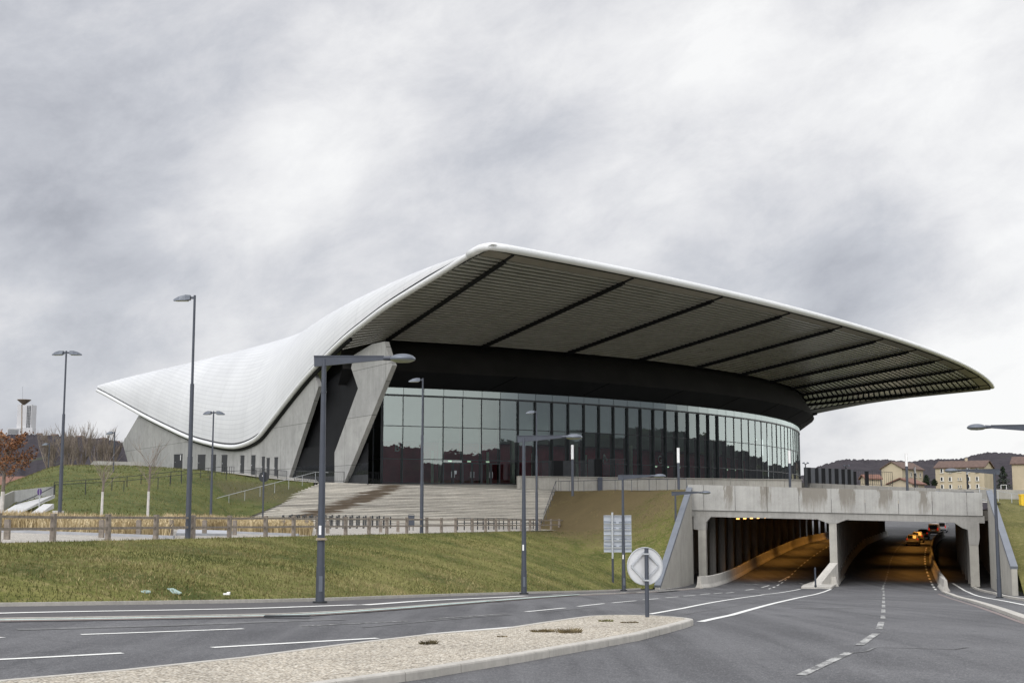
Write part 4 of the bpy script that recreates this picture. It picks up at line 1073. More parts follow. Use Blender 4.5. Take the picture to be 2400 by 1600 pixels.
# tunnel: columns, ceiling, back walls
UE=228
def colrow(v0,v1,name='column',step=6,r=.36,u0=131):
    u=u0
    while u<UE:
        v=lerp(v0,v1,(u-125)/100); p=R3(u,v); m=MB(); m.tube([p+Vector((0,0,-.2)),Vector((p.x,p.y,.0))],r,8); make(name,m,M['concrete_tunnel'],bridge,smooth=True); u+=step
colrow(vl,-13.0,u0=131); colrow(vr,8.2,u0=131)
u=128
while u<UE:                            # thin piers of the middle wall
    p=R3(u,lerp(vc,-4.2,(u-125)/100)); m=MB(); m.box((p.x,p.y,(p.z+0)/2+0),(.45,.55,-p.z+.3),(Vector((DR[0],DR[1],0)),Vector((DU[0],DU[1],0)),Vector((0,0,1)))); make('column',m,M['concrete_tunnel'],bridge); u+=4.6
def slab(v0,v1,z0,z1,u0=UB+.9,u1=UE,n=14):
    m=MB(); rr=[]
    for u in np.linspace(u0,u1,n):
        a=uv2(u,v0);b=uv2(u,v1); k=(u-u0)/(u1-u0)
        rr.append([Vector((*a,z0)),Vector((*b,z1)),Vector((*b,z1+.9)),Vector((*a,z0+.9)),Vector((*a,z0))])
    m.grid(rr); m.add(rr[0][:4],[(0,1,2,3)]); m.add(rr[-1][:4],[(3,2,1,0)]); return m
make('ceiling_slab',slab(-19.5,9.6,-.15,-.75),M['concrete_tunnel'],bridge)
def tw(v0,v1,u0=UB+.5,u1=UE,name='tunnel_wall',ztop=.3):
    m=MB(); rr=[]
    for u in np.linspace(u0,u1,16):
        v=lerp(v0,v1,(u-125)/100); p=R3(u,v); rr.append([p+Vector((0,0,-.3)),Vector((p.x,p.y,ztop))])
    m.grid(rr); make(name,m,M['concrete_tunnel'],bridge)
tw(-19.2,-16.5); tw(9.4,10.4)
# low wall of the middle line and flared nose on its little island
def njb(P,h=.95,wb=.6,wt=.2):
    m=MB(); rr=[]
    for i,p in enumerate(P):
        dd=P[min(i+1,len(P)-1)]-P[max(i-1,0)]; dd.z=0; dd.normalize(); n=Vector((dd.y,-dd.x,0)); z=zr_xy(p.x,p.y)-.03; p=Vector((p.x,p.y,z)); U=lambda x,y:p+n*x+Vector((0,0,y))
        rr.append([U(-wb/2,0),U(-wb/2,.1),U(-wt/2-.06,.36),U(-wt/2,h-.02),U(-wt/2+.02,h),U(wt/2-.02,h),U(wt/2,h-.02),U(wt/2+.06,.36),U(wb/2,.1),U(wb/2,0)])
    m.grid(rr); m.add(rr[0],[tuple(range(10))]); m.add(rr[-1],[tuple(reversed(range(10)))]); return m
make('middle_plinth',njb([R3(u,lerp(vc,-4.2,(u-125)/100)) for u in np.linspace(124,UE,30)],.85,.75,.4),M['barrier'],bridge)
Pn=R3(121.3,-5.6); m=MB()
na,nb_=B(vc-.35,0,-.1),B(vc+.35,0,-.1)
z0=zr_xy(na.x,na.y)
m.add([na+Vector((0,0,z0)),nb_+Vector((0,0,z0)),nb_+Vector((0,0,z0+2.0)),na+Vector((0,0,z0+2.0)),B(vc-2.0,z0+.02,-2.9),B(vc-.9,z0+.02,-3.6),B(vc-1.0,z0+.35,-2.7),B(vc-1.7,z0+.35,-2.3)],
      [(0,3,7,4),(4,7,6,5),(5,6,2,1),(7,3,2,6),(0,1,2,3),(0,4,5,1)])
make('pillar_nose',m,M['barrier'],bridge)
isl=gl([(1878,1378.5),(1882,1374),(1935,1355),(1975,1350),(1981,1352),(1970,1365),(1949,1379)],0)
m=MB(); P=[Vector((p.x,p.y,zr_xy(p.x,p.y)-.02)) for p in isl]; m.prism(P,Vector((0,0,.17))); struct(make('traffic_island',m,M['barrier']))
# sodium lamps
def tlamp(u,v,z):
    x,y=uv2(u,v); m=MB(); m.box((x,y,z-.1),(.22,1.1,.1),(Vector((DR[0],DR[1],0)),Vector((DU[0],DU[1],0)),Vector((0,0,1)))); make('tunnel_lamp',m,M['sodium'],bridge)
for u in range(145,222,6): tlamp(u,-15.0+.012*(u-145),-.56)
for u in range(146,224,13): tlamp(u,2.6,-.62)
for i,(u,v,z) in enumerate([(139,-11.9,-.7),(158,-11.4,-.7),(175,-11,-.7),(190,-10.6,-.7),(206,-10.2,-.7),(141,2.4,-1.1),(163,2.3,-1.1),(183,2.3,-1.1),(203,2.3,-1.1)]):
    l=bpy.data.lights.new('tunnel_light','AREA'); l.shape='RECTANGLE'; l.size=.4; l.size_y=13; l.energy=150; l.spread=math.radians(100); l.color=(1,.44,.08)
    o=bpy.data.objects.new('tunnel_light',l); COL.objects.link(o); x,y=uv2(u,v); o.location=(x,y,z); o.rotation_euler=(0,0,-math.atan2(DU[0],DU[1])-.02)
# barriers, wing walls
o=make('concrete_barrier',njb([ground(1638.5,1377.5)]+[R3(u,lerp(-14.9,-12.2,(u-116)/90)) for u in np.linspace(117,UE,40)],1.0,.62,.24),M['barrier']); tag(o,'long pale concrete barrier curving into the left tunnel opening','barrier')
o=make('concrete_barrier',njb([ground(2217.5,1385.5),ground(2206,1375)]+[R3(u,4.55) for u in np.linspace(121,UE,40)],.95,.62,.22),M['barrier']); tag(o,'narrow concrete barrier between the right lane and its cycle path','barrier')
def wing(v,u0,zf,lab,th,covw):
    rt=thing('wing_wall',lab,'retaining wall',(*uv2(u0,v),zroad(u0)))
    X=lambda u,z:Vector((*(DU[0]*u+DR[0]*v,DU[1]*u+DR[1]*v),z))
    P=[X(u0,zroad(u0)-.3),X(u0+.01,zf(u0)),X(UB+.3,zf(UB+.3)),X(UB+.3,-6.6)]
    m=MB(); m.prism(P,Vector((DR[0],DR[1],0))*th); make('wall_face',m,M['concrete_light'],rt)
    m=MB(); c=Vector((DR[0],DR[1],0))*(th/2); m.bar(X(u0,zf(u0)+.08)+c,X(UB+.3,zf(UB+.3)+.08)+c,covw,.24); make('metal_coping',m,M['panel_grey2'],rt)
M['panel_grey2']=simple('blue_grey_coping',(.16,.175,.2),.5,.15,.1,1)
wing(VL_,106.2,zcop,'tall sloping concrete wing wall left of the tunnel with grey metal coping',.4,.5)
zcr=lambda u: lerp(-4.0,1.72,(u-104.3)/(125.5-104.3))
wing(VR_+.3,104.3,zcr,'sloping concrete wing wall right of the tunnel with grey metal coping',.4,.5)
# right grass bank
rows=[]
for u in np.linspace(5,68,26):
    w=((70-u)/25)**1.5*5; rows.append(sec(R3(u,13.5+w,.1),Vector((*uv2(u+6,30+w*1.1),1.2)),bulge=.1))
for u in np.linspace(70,104,18): rows.append(sec(R3(u,lerp(13.5,9.2,(u-70)/34),.1),Vector((*uv2(u+6,lerp(30,24,(u-70)/34)),lerp(1.2,.9,(u-70)/34))),bulge=.1))
for u in np.linspace(104.6,125.5,20):
    x,y=uv2(u,VR_+.85); rows.append(sec(Vector((x,y,max(zroad(u)+.1,zcr(u)-.75))),Vector((*uv2(lerp(110.6,150,(u-104.6)/21),lerp(24,13,(u-104.6)/21)),.85)),bulge=.1))
mb=MB(); mb.grid(rows); struct(make('grass_bank',mb,M['grass_right'],smooth='all'))
o=scatter(rows,7000,.13,.06,M['blade'],'grass',.8); o['label']='dry mottled grass on the bank right of the tunnel'; o['category']='grass'
# plateau to the right and far road
rows=[]
for Y,z in ((141,.8),(150,1.0),(165,1.3),(200,1.9),(300,3.8),(420,6.0),(520,7.0),(600,7.5)):
    rows.append([Vector((x*Y/150,Y,z)) for x in (52,58,66,80,100,140)])
mb=MB(); mb.grid(rows); struct(make('dry_grass_field',mb,M['grass_right']))
# ================================================================ STREET LAMPS
def lamp_arm(h=8.0,arm=2.0):
    o=thing0('street_lamp','x','street lamp',(0,0,0),'street lamps with dome heads along the road')
    m=MB(); m.tube([(0,0,-.3),(0,0,1.15)],[.15,.142],14); m.tube([(0,0,1.15),(0,0,h)],[.13,.075],14); make('pole',m,M['lamp_metal'],o,smooth=True)
    m=MB(); m.tube([(0,0,1.13),(0,0,1.17)],[.148,.148],14); m.tube([(0,0,h*.86),(0,0,h*.86+.04)],[.1,.1],12); make('collar',m,M['lamp_metal'],o)
    m=MB(); m.bar((-.33,0,h-.08),(arm,0,h+.03),.1,.36,.08,.12); m.bar((-.34,0,h+.10),(arm,0,h+.10),.16,.03,.1,.03); make('arm',m,M['lamp_metal'],o)
    m=MB(); m.tube([(arm-.02,0,h+.03),(arm+.25,0,h+.03)],[.07,.09],10); make('spigot',m,M['lamp_metal'],o)
    hd=MB(); cx=arm+.62; rr=[]
    prof=[(.0,.175),(.12,.17),(.22,.15),(.32,.11),(.385,.05),(.4,0),(.385,-.035)]
    for r,z in prof:
        rr.append([Vector((cx+r*math.cos(2*PI*k/20)*1.08,r*math.sin(2*PI*k/20)*.95,h+.0+z)) for k in range(21)])
    hd.grid(rr); hb=make('lamp_head',hd,M['lamp_head'],o,smooth=True)
    m=MB(); rr=[]
    for r,z in ((.385,-.035),(.36,-.055),(.25,-.1),(0,-.12)): rr.append([Vector((cx+r*math.cos(2*PI*k/20)*1.08,r*math.sin(2*PI*k/20)*.95,h+z)) for k in range(21)])
    m.grid(rr); make('lens',m,M['lamp_glass'],hb,smooth=True)
    m=MB(); m.box((-.02,-.138,2.35),(.08,.012,.3)); make('sticker',m,M['white_paint'],o)
    m=MB(); m.tube([(0,0,-.05),(0,0,.06)],.24,16); make('base_plate',m,M['steel_dark'],o)
    m=MB(); m.box((.03,-.143,.62),(.12,.014,.5)); make('hatch',m,M['lamp_head'],o)
    return o
spots=[((750,1412),45.3,0,'nearest grey street lamp with dome head at the foot of the grass bank'),((1228,1391),71.1,0,'second dome head street lamp along the bank, in front of the stairs'),
       ((1462,1383),97.7,0,'third dome head street lamp, standing beside the back of the direction sign'),((1586,1373.5),119.2,0,'farthest left dome head street lamp in front of the tunnel wing wall'),
       ((2452,0),62,1,'near right street lamp of which only the arm and head show at the edge'),((2343,1400),87.7,1,'right street lamp standing at the foot of the right grass bank'),((2282,1373.5),119.2,1,'farther right street lamp in front of the right tunnel pillar')]
proto=None
ra=math.atan2(DR[1],DR[0])
for (px,py),Y,side,lab in spots:
    X=(px-1200)/F*Y*(1.0); 
    q=at(px,py if py else 1430,Y); z=q.z if py else -1.05-3.6+.15
    if not py: z=zroad(uvof(q)[0])+.1; z=-4.15
    rz=(ra+PI if side else 0.0 if px<800 else ra*.45)
    if proto is None: proto=lamp_arm(); o=proto
    else: o=dup(proto,(0,0,0))
    o.location=(q.x,q.y,z); o.rotation_euler=(0,0,rz); o['label']=lab
m=MB(); q=proto.location
m=MB(); m.tube([q+Vector((0,0,2.02)),q+Vector((0,0,2.1))],.17,14); m.box(q+Vector((.06,-.15,2.06)),(.3,.1,.05)); tag(make('rope_band',m,simple('rope',(.3,.25,.18),.9,0,.3,20)),'frayed pale rope tied round the pole of the nearest street lamp','rope')
def lamp_box(h,heads,hl,r0=.13,r1=.07,name='plaza_lamp'):
    o=thing0(name,'x','lamp post',(0,0,0),'tall lamp posts with box heads around the plaza')
    m=MB(); k=h*.33; m.tube([(0,0,-.5),(0,0,k)],[r0,r0*.95],12); m.tube([(0,0,k),(0,0,h*.63)],[r0*.8,r0*.72],12); m.tube([(0,0,h*.63),(0,0,h)],[r1*.9,r1*.8],12); make('pole',m,M['lamp_metal'],o,smooth=True)
    for a in heads:
        c,s=math.cos(a),math.sin(a); X=Vector((c,s,0));Yv=Vector((-s,c,0)); z=Vector((0,0,1)); t0=Vector((0,0,h-.12))
        m=MB(); m.bar(t0,t0+X*.28,.09,.1); br=make('bracket',m,M['lamp_metal'],o)
        m=MB(); w=.17; b=.14
        pts=[]
        for x,hw,zu,zd in ((.2,w*.8,.12,-.1),(.42,w,.13,-.13),(hl*.72,w,.06,-.14),(hl,w*.55,-.08,-.15)):
            pts.append([t0+X*x-Yv*hw+z*zd,t0+X*x-Yv*hw*.8+z*zu,t0+X*x+Yv*hw*.8+z*zu,t0+X*x+Yv*hw+z*zd,t0+X*x-Yv*hw+z*zd])
        m.grid(pts); m.add(pts[0][:4],[(0,1,2,3)]); m.add(pts[-1][:4],[(3,2,1,0)]); hb=make('lamp_head',m,M['lamp_head'],o)
        m=MB(); m.box(t0+X*(hl*.6)+z*(-.15),(hl*.6,w*1.4,.02),(X,Yv,z)); make('lens',m,M['lamp_glass'],hb)
    return o
for (px,py,ty),Y,heads,lab in (((440,1260,692),63.5,(PI,),'tallest foreground lamp post with one box head, behind the wooden fence'),((988,1248,886),95,(PI,),'lamp post with one box head standing in front of the glass entrance'),((1258,1247.5,962),126.4,(PI,),'slim lamp post with one box head in front of the right end of the stairs'),
     ((139,1226,822),88,(PI*.93,PI*.07),'lamp post with two box heads at the left of the golden grass'),((494,1207,963),104,(PI*.92,PI*.08),'lamp post with two box heads on the mound below the white roof'),((262,1204,1011),135,(PI,),'thin far lamp post with one box head left of the concrete prow'),((109,1203,1038),158,(PI,),'farthest thin lamp post before the bare hedge trees')):
    p=at(px,py,Y); top=at(px,ty,Y); h=top.z-p.z
    o=lamp_box(h,heads,.98 if h>9 else .85,.13 if h>9.5 else .1); o.location=p; o['label']=lab
# light columns: grey base, white luminous tube
def light_column(px,y0,y1,Y,lab,w=6.5):
    p=at(px,y0,Y); h=at(px,y1,Y).z-p.z; r=w/2*Y/F
    o=thing0('light_column',lab,'light column',p,'light columns with white upper halves')
    m=MB(); m.tube([(0,0,-.6),(0,0,h*.68)],r*.95,12); make('base_tube',m,M['lamp_metal'],o,smooth=True)
    m=MB(); m.tube([(0,0,h*.68),(0,0,h)],r,12); make('white_tube',m,M['white_paint'],o,smooth=True)
light_column(1342,1148,1042,140,'white topped light column on the walkway left of the others, before the glass')
light_column(1591,1159,1049,131,'white topped light column behind the handrail near the left wing wall')
light_column(1852,1150,1055,150,'white topped light column in front of the right end of the glass')
light_column(2127,1156,1062,150,'white topped light column standing tallest in front of the small cream house')
light_column(2145,1140,1094,250,'small far white topped light column beside the small cream house',4.5)
light_column(2268,1145,1096,255,'small far white topped light column in front of the long cream house',4.5)
# ================================================================ FENCES, RAILS, BOLLARDS, RACKS
fence=thing('wooden_fence','long weathered wooden post and rail fence along the top of the grass bank','fence',tuple(Vector((*uv2(90,-31),-1.45))))
def FP(u,z): x,y=uv2(u,-31+.12*math.sin(u*.5)); return Vector((x,y,zfence(u)+z))
FA=(Vector((DR[0],DR[1],0)),Vector((DU[0],DU[1],0)),Vector((0,0,1)))
fu=[43.1-3.68*2+3.68*i for i in range(28)]
for u in fu:
    m=MB(); q=FP(u,0); m.box(q+Vector((0,0,.44)),(.17,.19,1.2),(FA[0],FA[1],Vector((random.uniform(-.02,.02),random.uniform(-.02,.02),1)))); m.box(q+Vector((0,0,1.05)),(.19,.21,.03),FA); make('post',m,M['wood_old'],fence)
for a,b in zip(fu,fu[1:]):
    for z in (.93,.5):
        m=MB(); m.bar(FP(a+.09,z+random.uniform(-.015,.015)),FP(b-.09,z+random.uniform(-.015,.015)),.07,.1); make('rail',m,M['wood_old'],fence)
bol=None
for px in (28,247,333,408,486,556,668.5,722.7,772,895,935):
    r=(px-1200)/F; v=-33.0; u=(-.9649*v-.2625*r*v)/(.2625-.9649*r)
    x,y=uv2(u,v); p=(x,y,zplaza(x,y))
    if bol is None:
        bol=thing0('wooden_bollard','short square weathered wooden bollard standing behind the long wooden fence','bollard',p,'short wooden bollards behind the fence')
        m=MB(); m.box((0,0,.28),(.2,.2,.9)); make('post',m,M['wood_old'],bol); m=MB(); m.box((0,0,.745),(.16,.16,.03)); make('cap',m,M['wood_old'],bol)
    else: dup(bol,p)
def rail_fence(name,lab,pts,h,step,mat,rails=(1.0,),r=.025,cat='railing',bars=0,post=None):
    pts=[Vector(p) for p in pts]; c=pts[len(pts)//2]; o=thing(name,lab,cat,tuple(c))
    P=resample(pts,step)
    for p in P[:90]: m=MB(); m.tube([p+Vector((0,0,-.15)),p+Vector((0,0,h))],post or r*1.2,6); make('post',m,mat,o)
    for k in rails: m=MB(); m.tube([p+Vector((0,0,h*k)) for p in P],r,6); make('rail',m,mat,o)
    if bars:
        m=MB()
        for p in resample(pts,bars): m.bar(p+Vector((0,0,.1)),p+Vector((0,0,h)),.03,.03,up=(0,1,0))
        make('bar_infill',m,mat,o)
    return o
# sloping double handrail on the mound
def mound_pt(px,py):
    r=ray(px,py); best=None
    for i in range(len(MOUND)-1):
        for j in range(1,16):
            for s in (.25,.75):
                for t in (.25,.75):
                    c=(MOUND[i][j]*(1-s)+MOUND[i+1][j]*s)*(1-t)+(MOUND[i][j+1]*(1-s)+MOUND[i+1][j+1]*s)*t
                    e=((c.x*r[1]-c.y*r[0])/r[1]/c.y)**2+((c.z*r[1]-c.y*r[2])/r[1]/c.y)**2
                    if best is None or e<best[0]: best=(e,c)
    return at(px,py,best[1].y)
up=[mound_pt(x,y) for x,y in ((126,1159),(200,1152),(262,1147),(330,1139),(400,1130),(470,1121),(520,1114.5),(548,1112))]
rail_fence('handrail','upper thin dark handrail climbing across the green mound',up,1.0,3.2,M['steel_dark'],(1.0,),.028)
lo=[mound_pt(x,y) for x,y in ((128,1164),(200,1160),(290,1154),(370,1144),(450,1133),(530,1126),(600,1122))]
rail_fence('handrail','lower thin dark handrail climbing across the green mound',lo,1.0,3.6,M['steel_dark'],(1.0,),.028)
# terrace railings
rail_fence('bar_railing','dark barred railing on the terrace between the concrete side wall and the slanted fin',[at(690,1127,152.5),at(740,1129.5,151.5),at(806,1129.5,151.8)],1.15,2.6,M['steel_dark'],(1.0,.12),.03,bars=.22)
rail_fence('bar_railing','dark barred railing at the terrace edge beside the service doors',[at(590,1116.5,166),at(630,1121,160),at(672,1126,155)],1.1,2.4,M['steel_dark'],(1.0,.5,),.028,bars=.3)
rail_fence('bar_railing','dark barred railing in front of the glass left of the entrance',[at(818,1130,153),at(895,1131,154.5)],1.15,2.4,M['steel_dark'],(1.0,.1),.03,bars=.2)
o=thing('handrail','thin grey handrail running up the left side of the stairs','railing',tuple(F0))
a,b=F0+Vector((-3.2,0,.4)),T0+Vector((-.6,0,.1)); m=MB(); m.tube([a+Vector((0,0,1.0)),b+Vector((0,0,1.0)),b+Vector((1.2,1.5,1.0))],.03,6); make('rail',m,M['galv'],o)
for k in range(9): q=a.lerp(b,k/8); m=MB(); m.tube([q+Vector((0,0,-.4)),q+Vector((0,0,1))],.022,6); make('post',m,M['galv'],o)
o=thing('handrail','grey handrail rising beside the right edge of the stairs and along the walkway','railing',tuple(F1))
pp=[F1+Vector((.5,0,.3)),T1+Vector((.1,-.3,.0)),S1+Vector((.6,-.6,0))]+[S1.lerp(Vector((B(-17.6,2.02,.2))),k/8)+Vector((0,-.15,.0)) for k in range(1,9)]
m=MB(); m.tube([p+Vector((0,0,1.05)) for p in pp],.035,6); make('rail',m,M['lamp_metal'],o)
for p in pp[1:]+[pp[0].lerp(pp[1],k/6) for k in range(0,6)]: m=MB(); m.tube([p+Vector((0,0,-.6)),p+Vector((0,0,1.05))],.028,6); make('post',m,M['lamp_metal'],o)
# bicycle stands behind the fence and hooped railing
stand=None
for row,(v,n0,n1) in enumerate(((-38.5,0,17),(-41.5,1,15))):
    for i in range(n0,n1):
        px=668+i*15.6+row*5; r=(px-1200)/F; u=(-.9649*v-.2625*r*v)/(.2625-.9649*r); x,y=uv2(u,v); p=(x,y,zplaza(x,y))
        if stand is None:
            stand=thing0('bicycle_stand','dark hoop bicycle stand in the rows behind the wooden fence','bicycle stand',p,'bicycle stands at the foot of the stairs')
            m=MB(); pts=[(0,-.35,-.1),(0,-.35,.75),(0,-.28,.86),(0,.28,.86),(0,.35,.75),(0,.35,-.1)]; m.tube(pts,.038,6); make('hoop',m,M['steel_dark'],stand)
            m=MB(); m.tube([(0,-.35,.4),(0,.35,.4)],.025,6); make('crossbar',m,M['steel_dark'],stand)
        else: dup(stand,p)
pts=[]
for px in (1073,1120,1170,1220,1268):
    v=-33.8; r=(px-1200)/F; u=(-.9649*v-.2625*r*v)/(.2625-.9649*r); x,y=uv2(u,v); pts.append((x,y,zplaza(x,y)))
rail_fence('metal_railing','dark metal railing with close posts behind the right end of the wooden fence',pts,.98,1.45,M['steel_dark'],(.97,.55),.035,post=.055)
# litter bin
v=-34.5; r=(966-1200)/F; u=(-.9649*v-.2625*r*v)/(.2625-.9649*r); x,y=uv2(u,v); zz=zplaza(x,y)
o=thing0('litter_bin','dark grey litter bin on two legs behind the wooden fence','litter bin',(x,y,zz))
m=MB(); m.box((0,0,.68),(.46,.4,.78)); m.box((0,0,1.08),(.5,.44,.05)); make('body',m,M['lamp_metal'],o)
for s in(-1,1): m=MB(); m.tube([(s*.14,0,-.1),(s*.14,0,.3)],.03,6); make('leg',m,M['steel_dark'],o)
m=MB(); m.tube([(-.2,0,1.08),(-.2,0,1.2),(.2,0,1.2),(.2,0,1.08)],.02,6); make('hood',m,M['steel_dark'],o)
# grey low platform in the bed
p0=[at(413,1249,67.5),at(535,1249,70),at(537,1240.5,77),at(418,1240.5,76)]
m=MB(); m.prism([Vector((q.x,q.y,zplaza(q.x,q.y)-.1)) for q in p0],(0,0,.2)); tag(make('stone_platform',m,M['slab_grey']),'low flat grey stone slab among the golden grasses','slab')
# ================================================================ SIGNS
c=ground(1517,1444.5,H); r_=.425; Y=c.y
o=thing('round_sign','back of a round white traffic sign on a dark post at the island tip','traffic sign',tuple(c))
top=at(1517,1284,Y); zc=at(1517,1326.5,Y).z; rr=41.5*Y/F; hy=43*Y/F
m=MB(); m.tube([c+Vector((0,0,-.1)),Vector((c.x,c.y,top.z))],.05,12); make('post',m,M['lamp_metal'],o,smooth=True)
m=MB(); ang=math.radians(14); ex=Vector((math.cos(ang),math.sin(ang),0)); ey=Vector((-math.sin(ang),math.cos(ang),0)); cc=Vector((c.x,c.y,zc))+ey*.13
def disc(m,cc,R,y0,y1,n=40): 
    A_=[cc+ex*(R*math.cos(2*PI*k/n))+Vector((0,0,R*math.sin(2*PI*k/n)))+ey*y0 for k in range(n)]; m.prism(A_,ey*(y1-y0))
disc(m,cc,hy,0,.012); make('sign_plate',m,simple('sign_back',(.60,.61,.62),.5,.1,.06,6),o)
m=MB(); m.tube([cc+ex*(hy*math.cos(2*PI*k/40))+Vector((0,0,hy*math.sin(2*PI*k/40)))-ey*.012 for k in range(41)],.012,6,cap=False); make('rim',m,M['galv'],o)
sq=[cc+ex*x*hy*.80+Vector((0,0,z*hy*.80))-ey*.025 for x,z in ((0,1),(1,0),(0,-1),(-1,0))]
for a,b in zip(sq,sq[1:]+sq[:1]):
    m=MB(); m.bar(a.lerp(b,.03),a.lerp(b,.97),.04,.03,up=ey); make('frame_bar',m,M['galv'],o)
for z in (.66,-.74):
    m=MB(); m.box(Vector((c.x,c.y,zc+z*hy))+ey*.03,(.13,.2,.035),(ex,ey,Vector((0,0,1)))); make('clamp',m,M['galv'],o)
# direction sign seen from behind
Y=101.5; b0=at(1436,1379,Y)
o=thing('direction_sign','back of a grey direction sign with six stacked panels on the bank foot','direction sign',tuple(b0))
zz=lambda y:at(1440,y,Y).z
for px in (1435.5,1461):
    x=at(px,1300,Y).x; m=MB(); m.tube([(x,Y-.16,b0.z-.4),(x,Y-.16,zz(1308))],.085,10); make('post',m,M['lamp_metal'],o,smooth=True)
    m=MB(); m.tube([(x,Y-.16,zz(1308)),(x,Y-.16,zz(1200 if px<1450 else 1207))],.075,10); make('upper_post',m,M['galv'],o,smooth=True)
xl,xr=at(1415,1250,Y).x,at(1480,1250,Y).x
PG=simple('sign_panel_back',(.43,.46,.5),.45,.35,.08,2)
PD=simple('sign_panel_shadow',(.16,.18,.21),.5,.3,.1,2)  # darker panel grey, used to paint the shadow of the box profile
for y0,y1 in ((1207,1227.5),(1228.5,1240.5),(1241.5,1253),(1254,1266),(1267,1282.5),(1283.5,1293.5)):
    z1,z0=zz(y0),zz(y1); h=z1-z0; m=MB(); xm=(xl+xr)/2
    m.box((xm,Y,(z0+z1)/2),(xr-xl,.05,h)); 
    for zc_ in (z1-.03,z0+.03): m.box((xm,Y-.06,zc_),(xr-xl,.09,.05))
    pn=make('sign_panel',m,PG,o)
    if h>.36 and y0!=1283.5:
        m=MB(); w=(xr-xl)/2
        for s in(-1,1): m.add([Vector((xm+s*w*.98,Y-.035,z0+.06)),Vector((xm+s*.1,Y-.035,z0+.06)),Vector((xm+s*.1,Y-.035,z0+.06+h*.16)),Vector((xm+s*w*.98,Y-.035,z0+.06+h*.3)),Vector((xm+s*w*.98,Y-.10,z0+.06)),Vector((xm+s*.1,Y-.05,z0+.06))],[(0,1,2,3),(4,5,2,3),(0,4,3)])
        make('panel_shadow',m,PD,pn)  # dark wedges imitate the shadow inside the channel-backed panel
# small dark round sign by the plaza
c=at(615,1253,87); o=thing('round_sign','small dark round sign back on a thin post near the foot of the mound','traffic sign',tuple(c))
m=MB(); t=at(615,1117,87); m.tube([c+Vector((0,0,-.3)),Vector((c.x,c.y,at(615,1106,87).z))],.055,10); make('post',m,M['lamp_metal'],o)
m=MB(); ex,ey=Vector((1,0,0)),Vector((0,1,0)); disc(m,Vector((c.x,c.y,t.z))+ey*.07,.33,0,.02,28); make('sign_plate',m,M['steel_dark'],o)
m=MB(); m.box(Vector((c.x-.05,c.y+.05,t.z+.07)),(.12,.02,.08)); make('sticker',m,M['white_paint'],o)
c=at(92,1203,96); o=thing('round_sign','purple round sign turned edgeways before the white ramp wall','traffic sign',tuple(c))
m=MB(); m.tube([c+Vector((0,0,-.6)),at(92.5,1143,96)],.035,8); make('post',m,M['galv'],o)
m=MB(); a=math.radians(72); ex,ey=Vector((math.cos(a),math.sin(a),0)),Vector((-math.sin(a),math.cos(a),0)); disc(m,at(93,1152,96),.24,0,.02,28); make('sign_plate',m,M['purple'],o)
# delineator post at the middle island
c=at(1911.5,1373,115.2); o=thing0('marker_post','thin dark marker post on the small island before the middle tunnel pillar','post',(c.x,c.y,c.z))
m=MB(); m.tube([(0,0,-.1),(0,0,1.5),(0,0,1.53)],[.075,.075,.05],10); make('post_body',m,M['lamp_metal'],o); m=MB(); m.tube([(0,0,-.05),(0,0,.08)],.1,10); make('base_collar',m,M['steel_dark'],o)
# ================================================================ VEGETATION
def gold_bed(cx0,cx1,y0,y1,Y0,Y1,n,lab,seed):
    random.seed(seed); N=n; V=[];Fc=[]
    mbg=MB()
    for _ in range(N):
        t=random.random(); Y=lerp(Y0,Y1,random.random()); px=lerp(cx0,cx1,t)
        X=(px-1200)/F*Y; z=zplaza(X,Y)-.05
        cl=.6+.55*mnoise.noise((X*.9,Y*.9,seed))
        h=random.uniform(.55,1.0)*(.8+.35*cl); a=random.random()*2*PI; l=random.uniform(.1,.75)
        p=Vector((X,Y,z)); w=Vector((math.cos(a+1.57),math.sin(a+1.57),0))*.018
        m1=p+Vector((math.cos(a)*l*h*.35,math.sin(a)*l*h*.35,h*.65)); e=p+Vector((math.cos(a)*l*h*.9,math.sin(a)*l*h*.9,h*(1-.35*l)))
        o=len(V); V+=[tuple(p-w),tuple(p+w),tuple(m1+w*.9),tuple(m1-w*.9),tuple(e)]; Fc+=[(o,o+1,o+2,o+3),(o+3,o+2,o+4)]
    me=bpy.data.meshes.new('ornamental_grass'); me.from_pydata(V,[],Fc); me.materials.append(M['blade_gold'])
    ob=bpy.data.objects.new('ornamental_grass',me); COL.objects.link(ob); stuff(ob,lab); ob['category']='ornamental grass'
gold_bed(5,405,0,0,63.5,80,12000,'long bed of dry golden ornamental grass behind the left of the fence',3)
gold_bed(395,545,0,0,80,91,4500,'set back strip of golden ornamental grass behind the grey stone slab',4)
gold_bed(543,735,0,0,77,90,6000,'bed of golden ornamental grass ending at the bicycle stands',5)
m=MB()
for a,b,Y in ((0,735,71.5),): 
    
    for x0,x1,Ye in ((-20,408,62.8),(540,700,75.5)):
        e0=at(x0,1250,Ye); e1=at(x1,1250,Ye); e0.z=zplaza(e0.x,e0.y)+.04; e1.z=zplaza(e1.x,e1.y)+.04; m.bar(e0,e1,.3,.12)
struct(make('bed_edging',m,M['slab_grey']))
